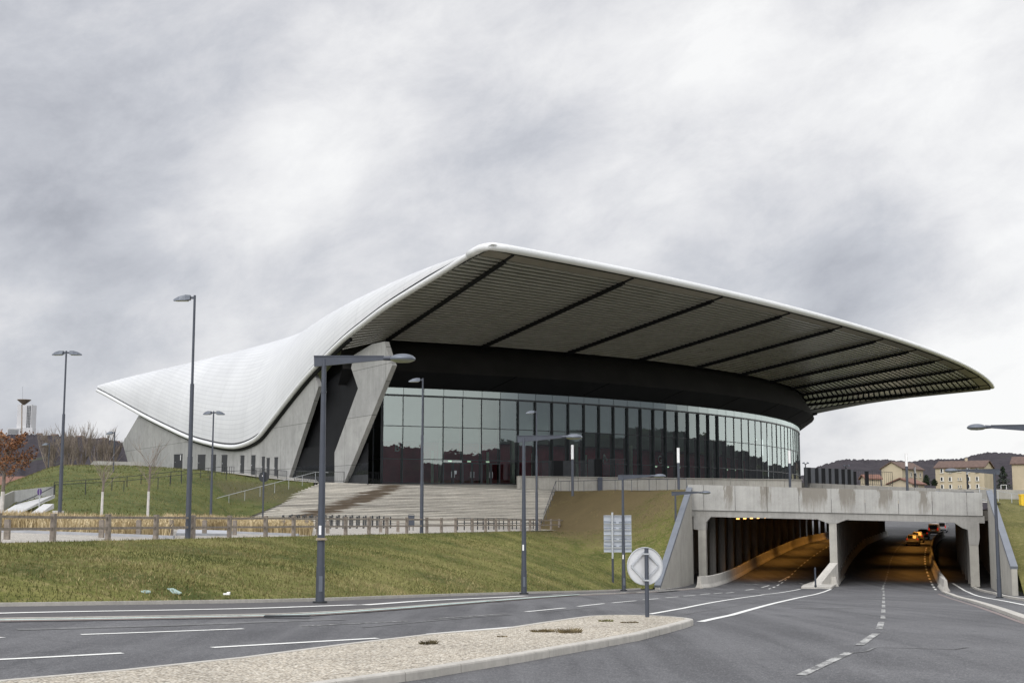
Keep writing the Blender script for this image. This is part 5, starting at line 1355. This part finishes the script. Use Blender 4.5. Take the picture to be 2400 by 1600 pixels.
def branch(mb,tw,p,dirv,L,r,depth,tips,spread=.55,up=.25,nseg=3,kids=(2,4),shrink=.68):
    pts=[p];dd=dirv.normalized()
    for i in range(nseg):
        dd=(dd+Vector((random.uniform(-.16,.16),random.uniform(-.16,.16),random.uniform(-.05,.12)))).normalized(); pts.append(pts[-1]+dd*(L/nseg))
    (mb if depth>1 else tw).tube(pts,[lerp(r,r*.62,i/nseg) for i in range(nseg+1)],5 if depth>1 else 3,cap=False)
    if depth<=0: tips.append(pts[-1]); tips.append(pts[1]); return
    for _ in range(random.randint(*kids)):
        t=random.uniform(.35,1.0); i=min(nseg-1,int(t*nseg)); q=pts[i].lerp(pts[i+1],t*nseg-i)
        a=random.random()*2*PI; s=Vector((math.cos(a),math.sin(a),0))
        nd=(dd*(1-spread)+s*spread+Vector((0,0,up))).normalized()
        branch(mb,tw,q,nd,L*shrink*random.uniform(.75,1.1),r*.58,depth-1,tips,spread,up,nseg,kids,shrink)
    branch(mb,tw,pts[-1],dd,L*shrink,r*.62,depth-1,tips,spread,up,nseg,kids,shrink)
# young bare trees with whitewashed trunks
for px,py,yt,yw,Y,lab,sd_ in ((238,1206,1056,1152,95,'slim bare young tree with whitewashed trunk, left of its twin on the mound',21),(346,1207,1030,1151,96,'taller slim bare young tree with whitewashed trunk, nearer the lamp post',22)):
    random.seed(sd_); b0=at(px,py,Y); H_=at(px,yt,Y).z-b0.z; hw=at(px,yw,Y).z-b0.z
    o=thing('young_tree',lab,'tree',tuple(b0),'young bare trees before the mound')
    m=MB(); m.tube([b0+Vector((0,0,-.4)),b0+Vector((.02,0,hw))],[.10,.085],8); make('whitewashed_trunk',m,M['bark_white'],o,smooth=True)
    m=MB(); tw=MB(); tips=[]
    m.tube([b0+Vector((.02,0,hw)),b0+Vector((.06,0,H_*.5)),b0+Vector((.03,0,H_*.66))],[.085,.075,.05],7)
    for k in range(15):
        z=lerp(H_*.38,H_*.7,k/14); a=random.random()*2*PI
        branch(m,tw,b0+Vector((.04,0,z)),Vector((math.cos(a)*.75,math.sin(a)*.75,.8)),H_*random.uniform(.2,.32),.02,1,tips,.35,.35,4,(2,3),.55)
    make('trunk',m,M['bark'],o,smooth=True); make('crown',tw,M['twig'],o)
# oak with brown leaves
random.seed(31); b0=at(2,1212,75); o=thing('oak_tree','young oak tree holding rusty brown leaves at the left edge','tree',tuple(b0))
m=MB(); m.tube([b0+Vector((0,0,-.5)),b0+Vector((.05,0,1.4))],[.13,.11],8); make('whitewashed_trunk',m,M['bark_white'],o,smooth=True)
m=MB();tw=MB();tips=[]; m.tube([b0+Vector((.05,0,1.4)),b0+Vector((.1,0,3.0)),b0+Vector((.3,0,4.2))],[.11,.08,.05],8)
for k in range(15):
    z=lerp(1.7,4.1,k/14); a=random.random()*2*PI if k%3 else random.uniform(-.5,.4)
    branch(m,tw,b0+Vector((.1,0,z)),Vector((math.cos(a),math.sin(a),.55)),lerp(1.35,.7,k/14)*random.uniform(.75,1.0),.03,2,tips,.5,.2,3,(2,3),.6)
make('trunk',m,M['bark'],o,smooth=True); make('branches',tw,M['twig'],o)
m=MB()
for t in tips:
    for _ in range(4):
        p=t+Vector((random.gauss(0,.11),random.gauss(0,.11),random.gauss(0,.09))); a=Vector((random.gauss(0,1),random.gauss(0,1),random.gauss(0,1))).normalized(); b=a.orthogonal().normalized(); s=random.uniform(.035,.075)
        m.add([p-a*s*1.5,p-b*s*.7,p+a*s*1.5,p+b*s*.7],[(0,1,2,3)])
make('leaves',m,M['leaf_brown'],o)
# tall bare trees behind the mound
for i,(px,yt,Y,lab) in enumerate(((118,985,235,'bare grey tree forming the left of the clump behind the mound'),(160,975,228,'bare grey tree second from the left in the clump behind the mound'),(192,966,240,'tallest bare grey tree in the clump behind the mound'),(228,975,232,'bare grey tree at the right of the clump behind the mound'),(262,1000,245,'lower bare grey tree beside the concrete prow'))):
    random.seed(40+i); b0=at(px,1125,Y); H_=at(px,yt,Y).z-b0.z; o=thing('bare_tree',lab,'tree',tuple(b0),'bare trees behind the mound')
    m=MB();tw=MB();tips=[]
    for s in range(4):
        a=random.random()*2*PI; branch(m,tw,b0+Vector((random.uniform(-.5,.5),0,-1)),Vector((math.cos(a)*.3,math.sin(a)*.3,1)),H_*.36,.16,4,tips,.3,.5,3,(2,3),.7)
    make('trunk',m,M['twig'],o); make('crown',tw,M['twig'],o)
# conifers by the houses
def conifer(px,y0,y1,Y,w,lab,sd_,bush=False):
    random.seed(sd_); b0=at(px,y0,Y); H_=at(px,y1,Y).z-b0.z; W=w*Y/F/2; o=thing('conifer_tree',lab,'tree',tuple(b0),'dark conifers by the cream houses')
    m=MB(); m.tube([b0,b0+Vector((0,0,H_*.9))],[.2,.04],6); make('trunk',m,M['bark'],o)
    m=MB()
    for _ in range(1500):
        t=random.random()**1.25; rr=W*((1-t)**.8 if not bush else math.sin(PI*min(1,t*.8+.2)))*random.uniform(.35,1.05)*(0.8+.3*math.sin(t*23)); a=random.random()*2*PI
        p=b0+Vector((math.cos(a)*rr,math.sin(a)*rr,H_*(.06+.94*t))); s=random.uniform(.25,.5); q=Vector((math.cos(a),math.sin(a),-.35+random.gauss(0,.3)))*s; n_=Vector((-math.sin(a),math.cos(a),random.gauss(0,.4)))*s*.35
        m.add([p-n_,p+n_,p+q],[(0,1,2)])
    make('crown',m,M['needle'],o)
conifer(2352,1146,1092,400,40,'large dark spreading conifer right of the long cream house',51)
conifer(2172,1137,1112,430,18,'small dark conifer between the two cream houses',52,True)
conifer(2190,1137,1122,425,14,'low dark evergreen bush left of the long cream house',53,True)
# ================================================================ BACKGROUND BUILDINGS
def block(name,lab,cat,gl0,gl1,far,y_base,Y,eave,ridge,yaw_pts,wins,group='cream houses beyond the bridge'): pass
def gable_house(lab,c,ax,L,W,hE,hR,wins,gwins=(),chim=(),cat='house',tile='tile',ov=.5,group='cream houses beyond the bridge'):
    """c = ground corner (near left), ax = unit direction of the long side, W measured to the back-left"""
    c=Vector(c); ax=Vector(ax).normalized(); bx=Vector((-ax.y,ax.x,0)); Z=Vector((0,0,1))
    o=thing('apartment_house' if L>14 else 'small_house',lab,cat,tuple(c),group)
    P=lambda s,t,z:c+ax*s+bx*t+Z*z
    m=MB(); m.add([P(0,0,-3),P(L,0,-3),P(L,W,-3),P(0,W,-3),P(0,0,hE),P(L,0,hE),P(L,W,hE),P(0,W,hE),P(0,W/2,hR-.15),P(L,W/2,hR-.15)],[(0,1,5,4),(1,2,6,9,5),(2,3,7,6),(3,0,4,8,7)]); make('wall',m,M['cream'],o)
    m=MB(); e=.28
    k=(hR-hE)/(W/2)
    for s in(0,1):
        t0=-ov if s==0 else W+ov; zz=hE-ov*k
        A_=[P(-ov,t0,zz),P(L+ov,t0,zz),P(L+ov,W/2,hR),P(-ov,W/2,hR)]
        m.prism(A_,Z*e)
    rf=make('roof',m,M[tile],o)
    for s,t in chim: m=MB(); m.box(P(s,t,hR+.3),(.7,.7,1.6)); make('chimney',m,M['cream'],rf)
    def win(s,t,z,w,h,face):
        X=ax if face==0 else bx; N=-bx if face==0 else ax; q=P(s,t,z)
        m=MB(); m.box(q+N*.06,(w,.1,h),(X,N,Z)); f=make('window',m,M['shutter'],o)
        m=MB(); m.box(q+N*.12-X*(w*.1),(w*.5,.05,h*.86),(X,N,Z)); make('pane',m,M['dark_glass'],f)
        m=MB(); m.box(q+N*.15-Z*(h/2+.08),(w+.3,.25,.1),(X,N,Z)); make('sill',m,M['shutter'],f)
    for s,z,w,h in wins: win(s,0,z,w,h,0)
    for s,t,z,w,h in gwins: win(s,t,z,w,h,1)
    return o
Y=440; m_=Y/F
zg=at(2200,1150,Y).z
cA=at(2194,1150,Y); L=15.2
gable_house('long three storey cream apartment house with brown tiled roof and white shutters',cA,(.839,-.545,0),15.2,11.5,at(2250,1096,Y).z-zg,at(2250,1081,Y).z-zg,
   [((x-2194)/111*15.2,at(x,y,Y).z-zg,(w)*m_,h*m_) for y in (1103,1122.5,1140) for x,w,h in ((2209,7.6,9.5),(2228,7.6,9.5),(2246.5,2.8,6),(2252,2.8,6),(2270,7,9.5),(2289.5,7.6,9.5))],
   chim=((L*.55,5.7),))
cB=at(2116,1150,430); m_=430/F; zg2=cB.z
gable_house('small cream house with brown roof whose plain gable faces the white light column',cB,(.62,.785,0),17,6.8,at(2116,1097,430).z-zg2,at(2100,1082,430).z-zg2,
   [(s,z,1.1,1.4) for z in (2.6,5.3) for s in (3,7,11,14.5)])
cC=at(2374,1150,400); gable_house('cream house at the right edge cut off by the picture border',cC,(.9,-.43,0),20,13,at(2374,1087,400).z-cC.z,at(2400,1070,400).z-cC.z,[(4,5.2,1.1,1.4),(9,5.2,1.1,1.4),(4,2.4,1.1,1.4)])
cD=at(2139,1150,330); gable_house('low cream house with an orange brown roof, in front of the small gabled one',cD,(.6,.8,0),8,6,at(2100,1133,330).z-cD.z,at(2114,1121,330).z-cD.z,[(3,1.0,.9,1.0)],tile='tile_red')
cE=at(2030,1150,360); gable_house('reddish roofed low house seen through the bar fence',cE,(1,.1,0),4,4,at(2040,1121,360).z-cE.z,at(2040,1113,360).z-cE.z,[(2,.9,1,1)],tile='tile_red')
# red brick roof building at the left edge
cF=at(-60,1146,190); gable_house('low building with a plain rust red roof beyond the mound at the left edge',cF,(1,.05,0),8.5,6,at(0,1137,190).z-cF.z,at(0,1119,190).z-cF.z,[(2,1,1,1)],tile='tile_red',group='')
# tower block with water tower
Y=1490; m_=Y/F; b0=at(56,1024,Y)
o=thing('tower_block','tall white tower block on the left hill behind the water tower','tower block',tuple(b0))
m=MB(); x0,x1=at(39,1000,Y).x,at(72,1000,Y).x; zt_=at(56,948,Y).z; m.box(((x0+x1)/2,Y+8,(b0.z-8+zt_)/2),(x1-x0,16,zt_-b0.z+8)); make('wall',m,M['tower_white'],o)
for k in range(19):
    z=lerp(b0.z+2,zt_-2,k/18); m=MB(); xa,xb=at(61,1000,Y).x,at(71,1000,Y).x
    for j in range(3): m.box((lerp(xa,xb,(j+.5)/3),Y-.1,z),((xb-xa)/3*.62,.3,1.5))
    make('window_row',m,M['frame'],o)
Yw=1440; b0=at(51.5,1024,Yw); m_=Yw/F
o=thing('water_tower','brown mushroom shaped water tower in front of the white tower block','water tower',tuple(b0))
m=MB(); r1=2.6*m_/1; m.tube([b0+Vector((0,0,-8)),at(51.5,947,Yw)],[1.3*m_*1.1,1.2*m_],16); make('stem',m,M['tower_brown'],o,smooth=True)
m=MB(); zA,zB=at(51,948.5,Yw).z,at(51,937,Yw).z; m.lathe([(2*m_,zA),(6*m_,zA+3.2*m_),(16*m_,zB),(16*m_,zB+.8*m_),(0,zB+1.2*m_)],(b0.x+.6,b0.y,0),28); make('bowl',m,M['tower_brown'],o,smooth=True)
m=MB(); m.tube([at(53,937,Yw),at(53,905,Yw)],.09,5); make('antenna',m,M['steel_dark'],o)
o=thing('apartment_block','low white apartment block beside the foot of the tower block','apartment block',tuple(at(30,1020,1485)))
m=MB(); a=at(16,1003,1485);b=at(47,1003,1485);zb_=at(30,1024,1485).z; m.box(((a.x+b.x)/2,1485+6,(a.z+zb_)/2),(b.x-a.x,12,a.z-zb_)); m.box((b.x+6,1486+6,(a.z+1+zb_)/2),(14,12,a.z-zb_)); make('wall',m,M['tower_white'],o)
for k in range(5): m=MB(); z=lerp(zb_+3,a.z-1.5,k/4); m.box(((a.x+b.x)/2,1484.8,z),((b.x-a.x)*.8,.3,.5)); make('window_row',m,M['frame'],o)
for px,py,w,h,lab in ((92,1022,10,6,'leftmost tiny pale house on the left hill crest'),(128,1024,14,6,'wide tiny pale house on the left hill crest'),(188,1027,16,5,'long tiny pale house on the left hill crest behind the bare trees'),(242,1032,16,5,'tiny pale house on the hill crest beside the concrete prow'),(275,1038,9,4,'smallest tiny pale house at the right end of the left hill crest')):
    p=at(px,py+2,1440); m_=1440/F; o=thing('hill_house',lab,'house',tuple(p),'tiny houses on the left hill')
    m=MB(); m.box(p+Vector((0,0,h*m_/2-2)),(w*m_,8,h*m_+4)); make('wall',m,M['cream'] if px!=188 else M['tower_white'],o)
    m=MB(); zt_=h*m_; c=p; m.prism([c+Vector((-w*m_*.54,-5,zt_)),c+Vector((-w*m_*.54,5,zt_)),c+Vector((-w*m_*.54,0,zt_+1.6))],(w*m_*1.08,0,0)); make('roof',m,M['tile'],o)
# ================================================================ LEFT RAMP WALLS
def slabwall(lab,pts,ext,mat,name='ramp_wall',rail=None):
    P=[at(x,y,Y) for x,y,Y in pts]; o=thing(name,lab,'wall',tuple(P[0])); m=MB(); m.prism(P,ext); make('wall_slab',m,mat,o)
    if rail: 
        q=[at(x,y,Y) for x,y,Y in rail]; m=MB(); m.tube(q,.04,6); make('handrail',m,M['steel_dark'],o)
slabwall('bright white concrete ramp wall on the left flank of the mound',[(34,1182,108),(125,1164,112),(125,1139,112),(34,1149,108)],(0,.3,0),M['white_wall'])
slabwall('grey side of the concrete ramp wall left of the bright one',[(2,1199,97),(34,1182,107.7),(34,1149.5,107.7),(2,1164,97)],(-.2,.2,0),M['concrete'])
slabwall('low sloping ramp parapet carrying a dark handrail',[(6,1204,92),(40,1204,92),(126,1166,108),(126,1159,108),(38,1181,98),(6,1199,92)],(0,.25,0),M['white_wall'],rail=[(36,1181,97.5),(80,1163,102),(125,1140,110)])
slabwall('small wedge shaped white ramp wall near the golden grass',[(69,1204,93),(94,1204,93),(125,1191,95),(125,1180,95),(102,1180.5,95)],(0,.15,0),M['white_wall'])
slabwall('short white wall end beside the two headed lamp post',[(123,1207,90),(136,1207,90),(136,1196,90),(123,1196,90)],(0,1.2,0),M['white_wall'])
slabwall('low grey concrete wedge wall at the foot of the arena prow',[(203,1098,188),(345,1099,188),(338,1082.5,188),(219,1079.5,188)],(0,.4,0),M['concrete'],name='low_wall')
# ================================================================ RIGHT TERRACE: PANEL FENCE, WALLS, MASTS
pf=thing('panel_fence','tall fence of alternating black and grey panels right of the glass front','fence',tuple(at(1940,1131,172)))
e=[1885,1901,1911,1919,1926,1935,1943,1949,1957,1966,1973,1981,1987,1995,2001,2005]
Yp=lambda px:lerp(168,178,(px-1885)/200)
xs=e
for i,(a,b) in enumerate(zip(xs,xs[1:])):
    if i==14: continue
    y0=lerp(1131,1136,(a-1885)/120); yt=lerp(1094.5,1100,(a-1885)/120)
    p=at(a+.15,y0,Yp(a));q=at(b-.15,y0,Yp(b)); t=at(a,yt,Yp(a)).z
    m=MB(); m.prism([p,q,Vector((q.x,q.y,t)),Vector((p.x,p.y,t))],(0,.08,0)); make('fence_panel',m,M['black'] if i%2==0 else M['panel_grey'],pf)
for a,b in ((2001,2008),(2028,2037)):
    p=at(a,1137,Yp(a));q=at(b,1137,Yp(b)); t=at(a,1104,Yp(a)).z; m=MB(); m.prism([p,q,Vector((q.x,q.y,t)),Vector((p.x,p.y,t))],(0,.08,0)); make('fence_panel',m,M['black'],pf)
rail_fence('bar_fence','thin see through bar fence continuing right of the black and grey panels',[at(1998,1134,177),at(2045,1136.5,180),at(2092,1138.5,183)],1.85,2.6,M['steel_dark'],(.99,.05),.03,cat='fence',bars=.45)
# interior fence of panels in front of the glass
pf=thing('panel_fence','dark grey slatted screen panels standing on the upper terrace before the glass','fence',tuple(at(1370,1117,160)))
for i,(a,b) in enumerate(((1270,1295),(1297,1320),(1320,1340),(1355,1376),(1378,1395),(1395,1412),(1414,1440),(1440,1467))):
    Y=lerp(158.5,163,(a-1270)/200); p=at(a,1121,Y);q=at(b,1121,Y+.5); t=at(a,1079 if i<4 else 1075,Y).z; m=MB()
    if i in (0,3,6,7):
        for k in range(9): c=p.lerp(q,(k+.5)/9); m.box((c.x,c.y,(p.z+t)/2),(.05,.05,t-p.z))
        m.bar(Vector((p.x,p.y,t)),Vector((q.x,q.y,t)),.06,.06); make('fence_panel',m,M['steel_dark'],pf)
    else: m.prism([p,q,Vector((q.x,q.y,t)),Vector((p.x,p.y,t))],(0,.08,0)); make('fence_panel',m,M['black'] if i%2 else M['steel_dark'],pf)
for px,py,Y,w,lab in ((1889,1141,165,8,'thick dark mast with two small floodlights beside the panel fence'),(1984,1134,178,4,'thinner dark mast with two small floodlights above the panel fence')):
    p=at(px,py,Y); o=thing('floodlight_mast',lab,'mast',tuple(p)); t=at(px,1090 if w>5 else 1096,Y); k=Y/F
    m=MB(); m.tube([p,Vector((p.x,p.y,at(px,1096,Y).z if w>5 else t.z))],w*k/2,10); m.tube([p,Vector((p.x,p.y,t.z+4*k))],1.2*k,8); make('pole',m,M['steel_dark'],o)
    for s in(-1,1):
        m=MB(); q=Vector((p.x+s*5*k,p.y-.2,t.z+5.5*k)); m.bar(Vector((p.x,p.y,t.z+2*k)),q,.06,.06); m.box(q,(4.5*k,.25,2.6*k),(Vector((.93,0,-s*.35)),Vector((0,1,0)),Vector((s*.35,0,.93)))); make('floodlight',m,M['lamp_head'],o)
panel_wall('retaining_wall',at(1878,1150,170)*1,at(2292,1160,152),1.6,at(1878,1130.5,170).z,1.2,at(2292,1148,152).z,15,.3,'long low grey concrete wall beyond the bridge parapet','retaining wall',M['concrete'])
W2=[at(2244,1170,163),at(2319,1170,163)]
slabwall('dark grey concrete ramp block right of the bridge',[(2244,1175,172),(2319,1176,172),(2319,1147,172),(2250,1145.5,172)],(0,.5,0),M['concrete'],name='low_wall')
slabwall('pale concrete wall behind the railing at the right edge',[(2320,1168,176),(2420,1170,176),(2420,1149,176),(2320,1145.5,176)],(0,.4,0),M['concrete_light'],name='low_wall')
rail_fence('metal_railing','thin metal railing above the right grass bank',[at(2297,1172,131),at(2340,1180,133),at(2372,1186,135),at(2440,1190,137)],1.25,3.4,M['galv'],(1.0,.1),.025)
# sports goal
c=at(2352,1146,300); o=thing('goal_frame','small white sports goal frame below the dark conifer','goal',tuple(c)); k=300/F
m=MB(); P=[at(2346,1146,300),at(2346,1136,300),at(2359,1136,300),at(2359,1146,300)]; m.tube(P,.07,6); make('frame',m,M['white_paint'],o)
c=at(2398,1176,128); o=thing0('grit_bin','yellow bin cut off by the right edge of the picture','bin',(c.x,c.y,c.z)); m=MB(); m.box((0,0,.1),(.55,.6,1.1)); make('body',m,M['yellow'],o); m=MB(); m.bar((-.32,0,.68),(.32,0,.68),.66,.12); make('lid',m,M['yellow'],o)
# ================================================================ CARS
def car(lab,kind,col,dark_glass=True):
    random.seed(len(lab)); paintm=NT('car_paint'); paintm.color(col); paintm.set(.35,.08); paintm.b.inputs['Coat Weight'].default_value=.4
    o=thing0('van' if kind=='van' else 'car',lab,'van' if kind=='van' else 'car',(0,0,0),'vehicles queueing at the far end of the tunnel')
    if kind=='van': st=[(-2.1,.80,.35,.95,1.75,.70),(-2.05,.84,.28,1.0,1.85,.76),(.5,.85,.25,1.0,1.86,.76),(1.1,.84,.25,1.0,1.3,.66),(1.9,.78,.28,.85,.95,.6),(2.05,.7,.35,.7,.75,.55)]
    else: st=[(-1.95,.76,.38,.9,.98,.66),(-1.9,.82,.28,.93,1.05,.68),(-1.55,.84,.24,.95,1.42,.60),(-.9,.85,.22,.95,1.47,.60),(.3,.85,.22,.95,1.44,.60),(.95,.84,.22,.93,.98,.66),(1.75,.78,.26,.75,.82,.62),(1.95,.66,.36,.6,.66,.52)]
    rr=[]
    for y,w,z0,zs,zt,wt in st: rr.append([Vector(q) for q in ((-w*.9,y,z0),(-w,y,z0+.12),(-w,y,zs-.08),(-w*.97,y,zs),(-wt,y,zt-.05),(-wt*.85,y,zt),(wt*.85,y,zt),(wt,y,zt-.05),(w*.97,y,zs),(w,y,zs-.08),(w,y,z0+.12),(w*.9,y,z0),(-w*.9,y,z0))])
    m=MB(); m.grid(rr); m.add(rr[0][:-1],[tuple(range(12))]); m.add(rr[-1][:-1],[tuple(reversed(range(12)))]); make('body',m,paintm.m,o,smooth=True)
    if kind=='van': q=[(-.62,-2.12,1.05),(.62,-2.12,1.05),(.58,-2.11,1.62),(-.58,-2.11,1.62)]
    else: q=[(-.62,-1.93,1.0),(.62,-1.93,1.0),(.52,-1.60,1.36),(-.52,-1.60,1.36)]
    m=MB(); m.prism([Vector(p)+Vector((0,-.01,.01)) for p in q],(0,-.02,.01)); make('rear_window',m,M['dark_glass'],o)
    for s in(-1,1):
        m=MB(); m.add([Vector((s*(.83),-1.4,.98)),Vector((s*.845,.55,.98)),Vector((s*.63,.25,1.38)),Vector((s*.63,-1.3,1.38))],[(0,1,2,3)]); make('side_window',m,M['dark_glass'],o)
        m=MB(); y=-2.12 if kind=='van' else -1.95; m.box((s*.66,y,.92 if kind!='van' else 1.0),(.15,.06,.18 if kind!='van' else .4)); make('tail_light',m,M['tail'],o)
        for y in (-1.3,1.25):
            m=MB(); m.tube([(s*.70,y,.3),(s*.86,y,.3)],.3,16); w=make('wheel',m,M['tyre'],o); m=MB(); m.tube([(s*.86,y,.3),(s*.872,y,.3)],.18,12); make('rim',m,M['galv'],w)
        m=MB(); m.box((s*.95,.55,1.0),(.16,.1,.13)); make('side_mirror',m,paintm.m,o)
    y=-2.14 if kind=='van' else -1.98
    m=MB(); m.box((0,y+.02,.45),(1.55,.12,.24)); make('bumper',m,M['steel_dark'],o)
    m=MB(); m.box((0,y-.03,.68 if kind!='van' else .8),(.5,.02,.11)); make('number_plate',m,M['shutter'],o)
    return o
for (u,v),lab,kind,col in (((191,1.95),'nearest silver hatchback with red tail lights in the tunnel queue','car',(.5,.46,.4)),((203,2.1),'second hatchback partly hidden behind the nearest silver car','car',(.42,.37,.3)),((217,2.2),'dark grey hatchback at the bright end of the tunnel','car',(.16,.18,.2)),((233,2.9),'orange brown van queueing beyond the dark grey hatchback','van',(.42,.22,.09)),((247,3.2),'white van farthest away in the queue','van',(.7,.7,.7))):
    o=car(lab,kind,col); p=R3(u,v); du=2*.00052*(u-140); o.location=(p.x,p.y,p.z+.02); o.rotation_euler=(math.atan(.03),0,-(math.atan2(DU[0],DU[1])+math.atan(du)))
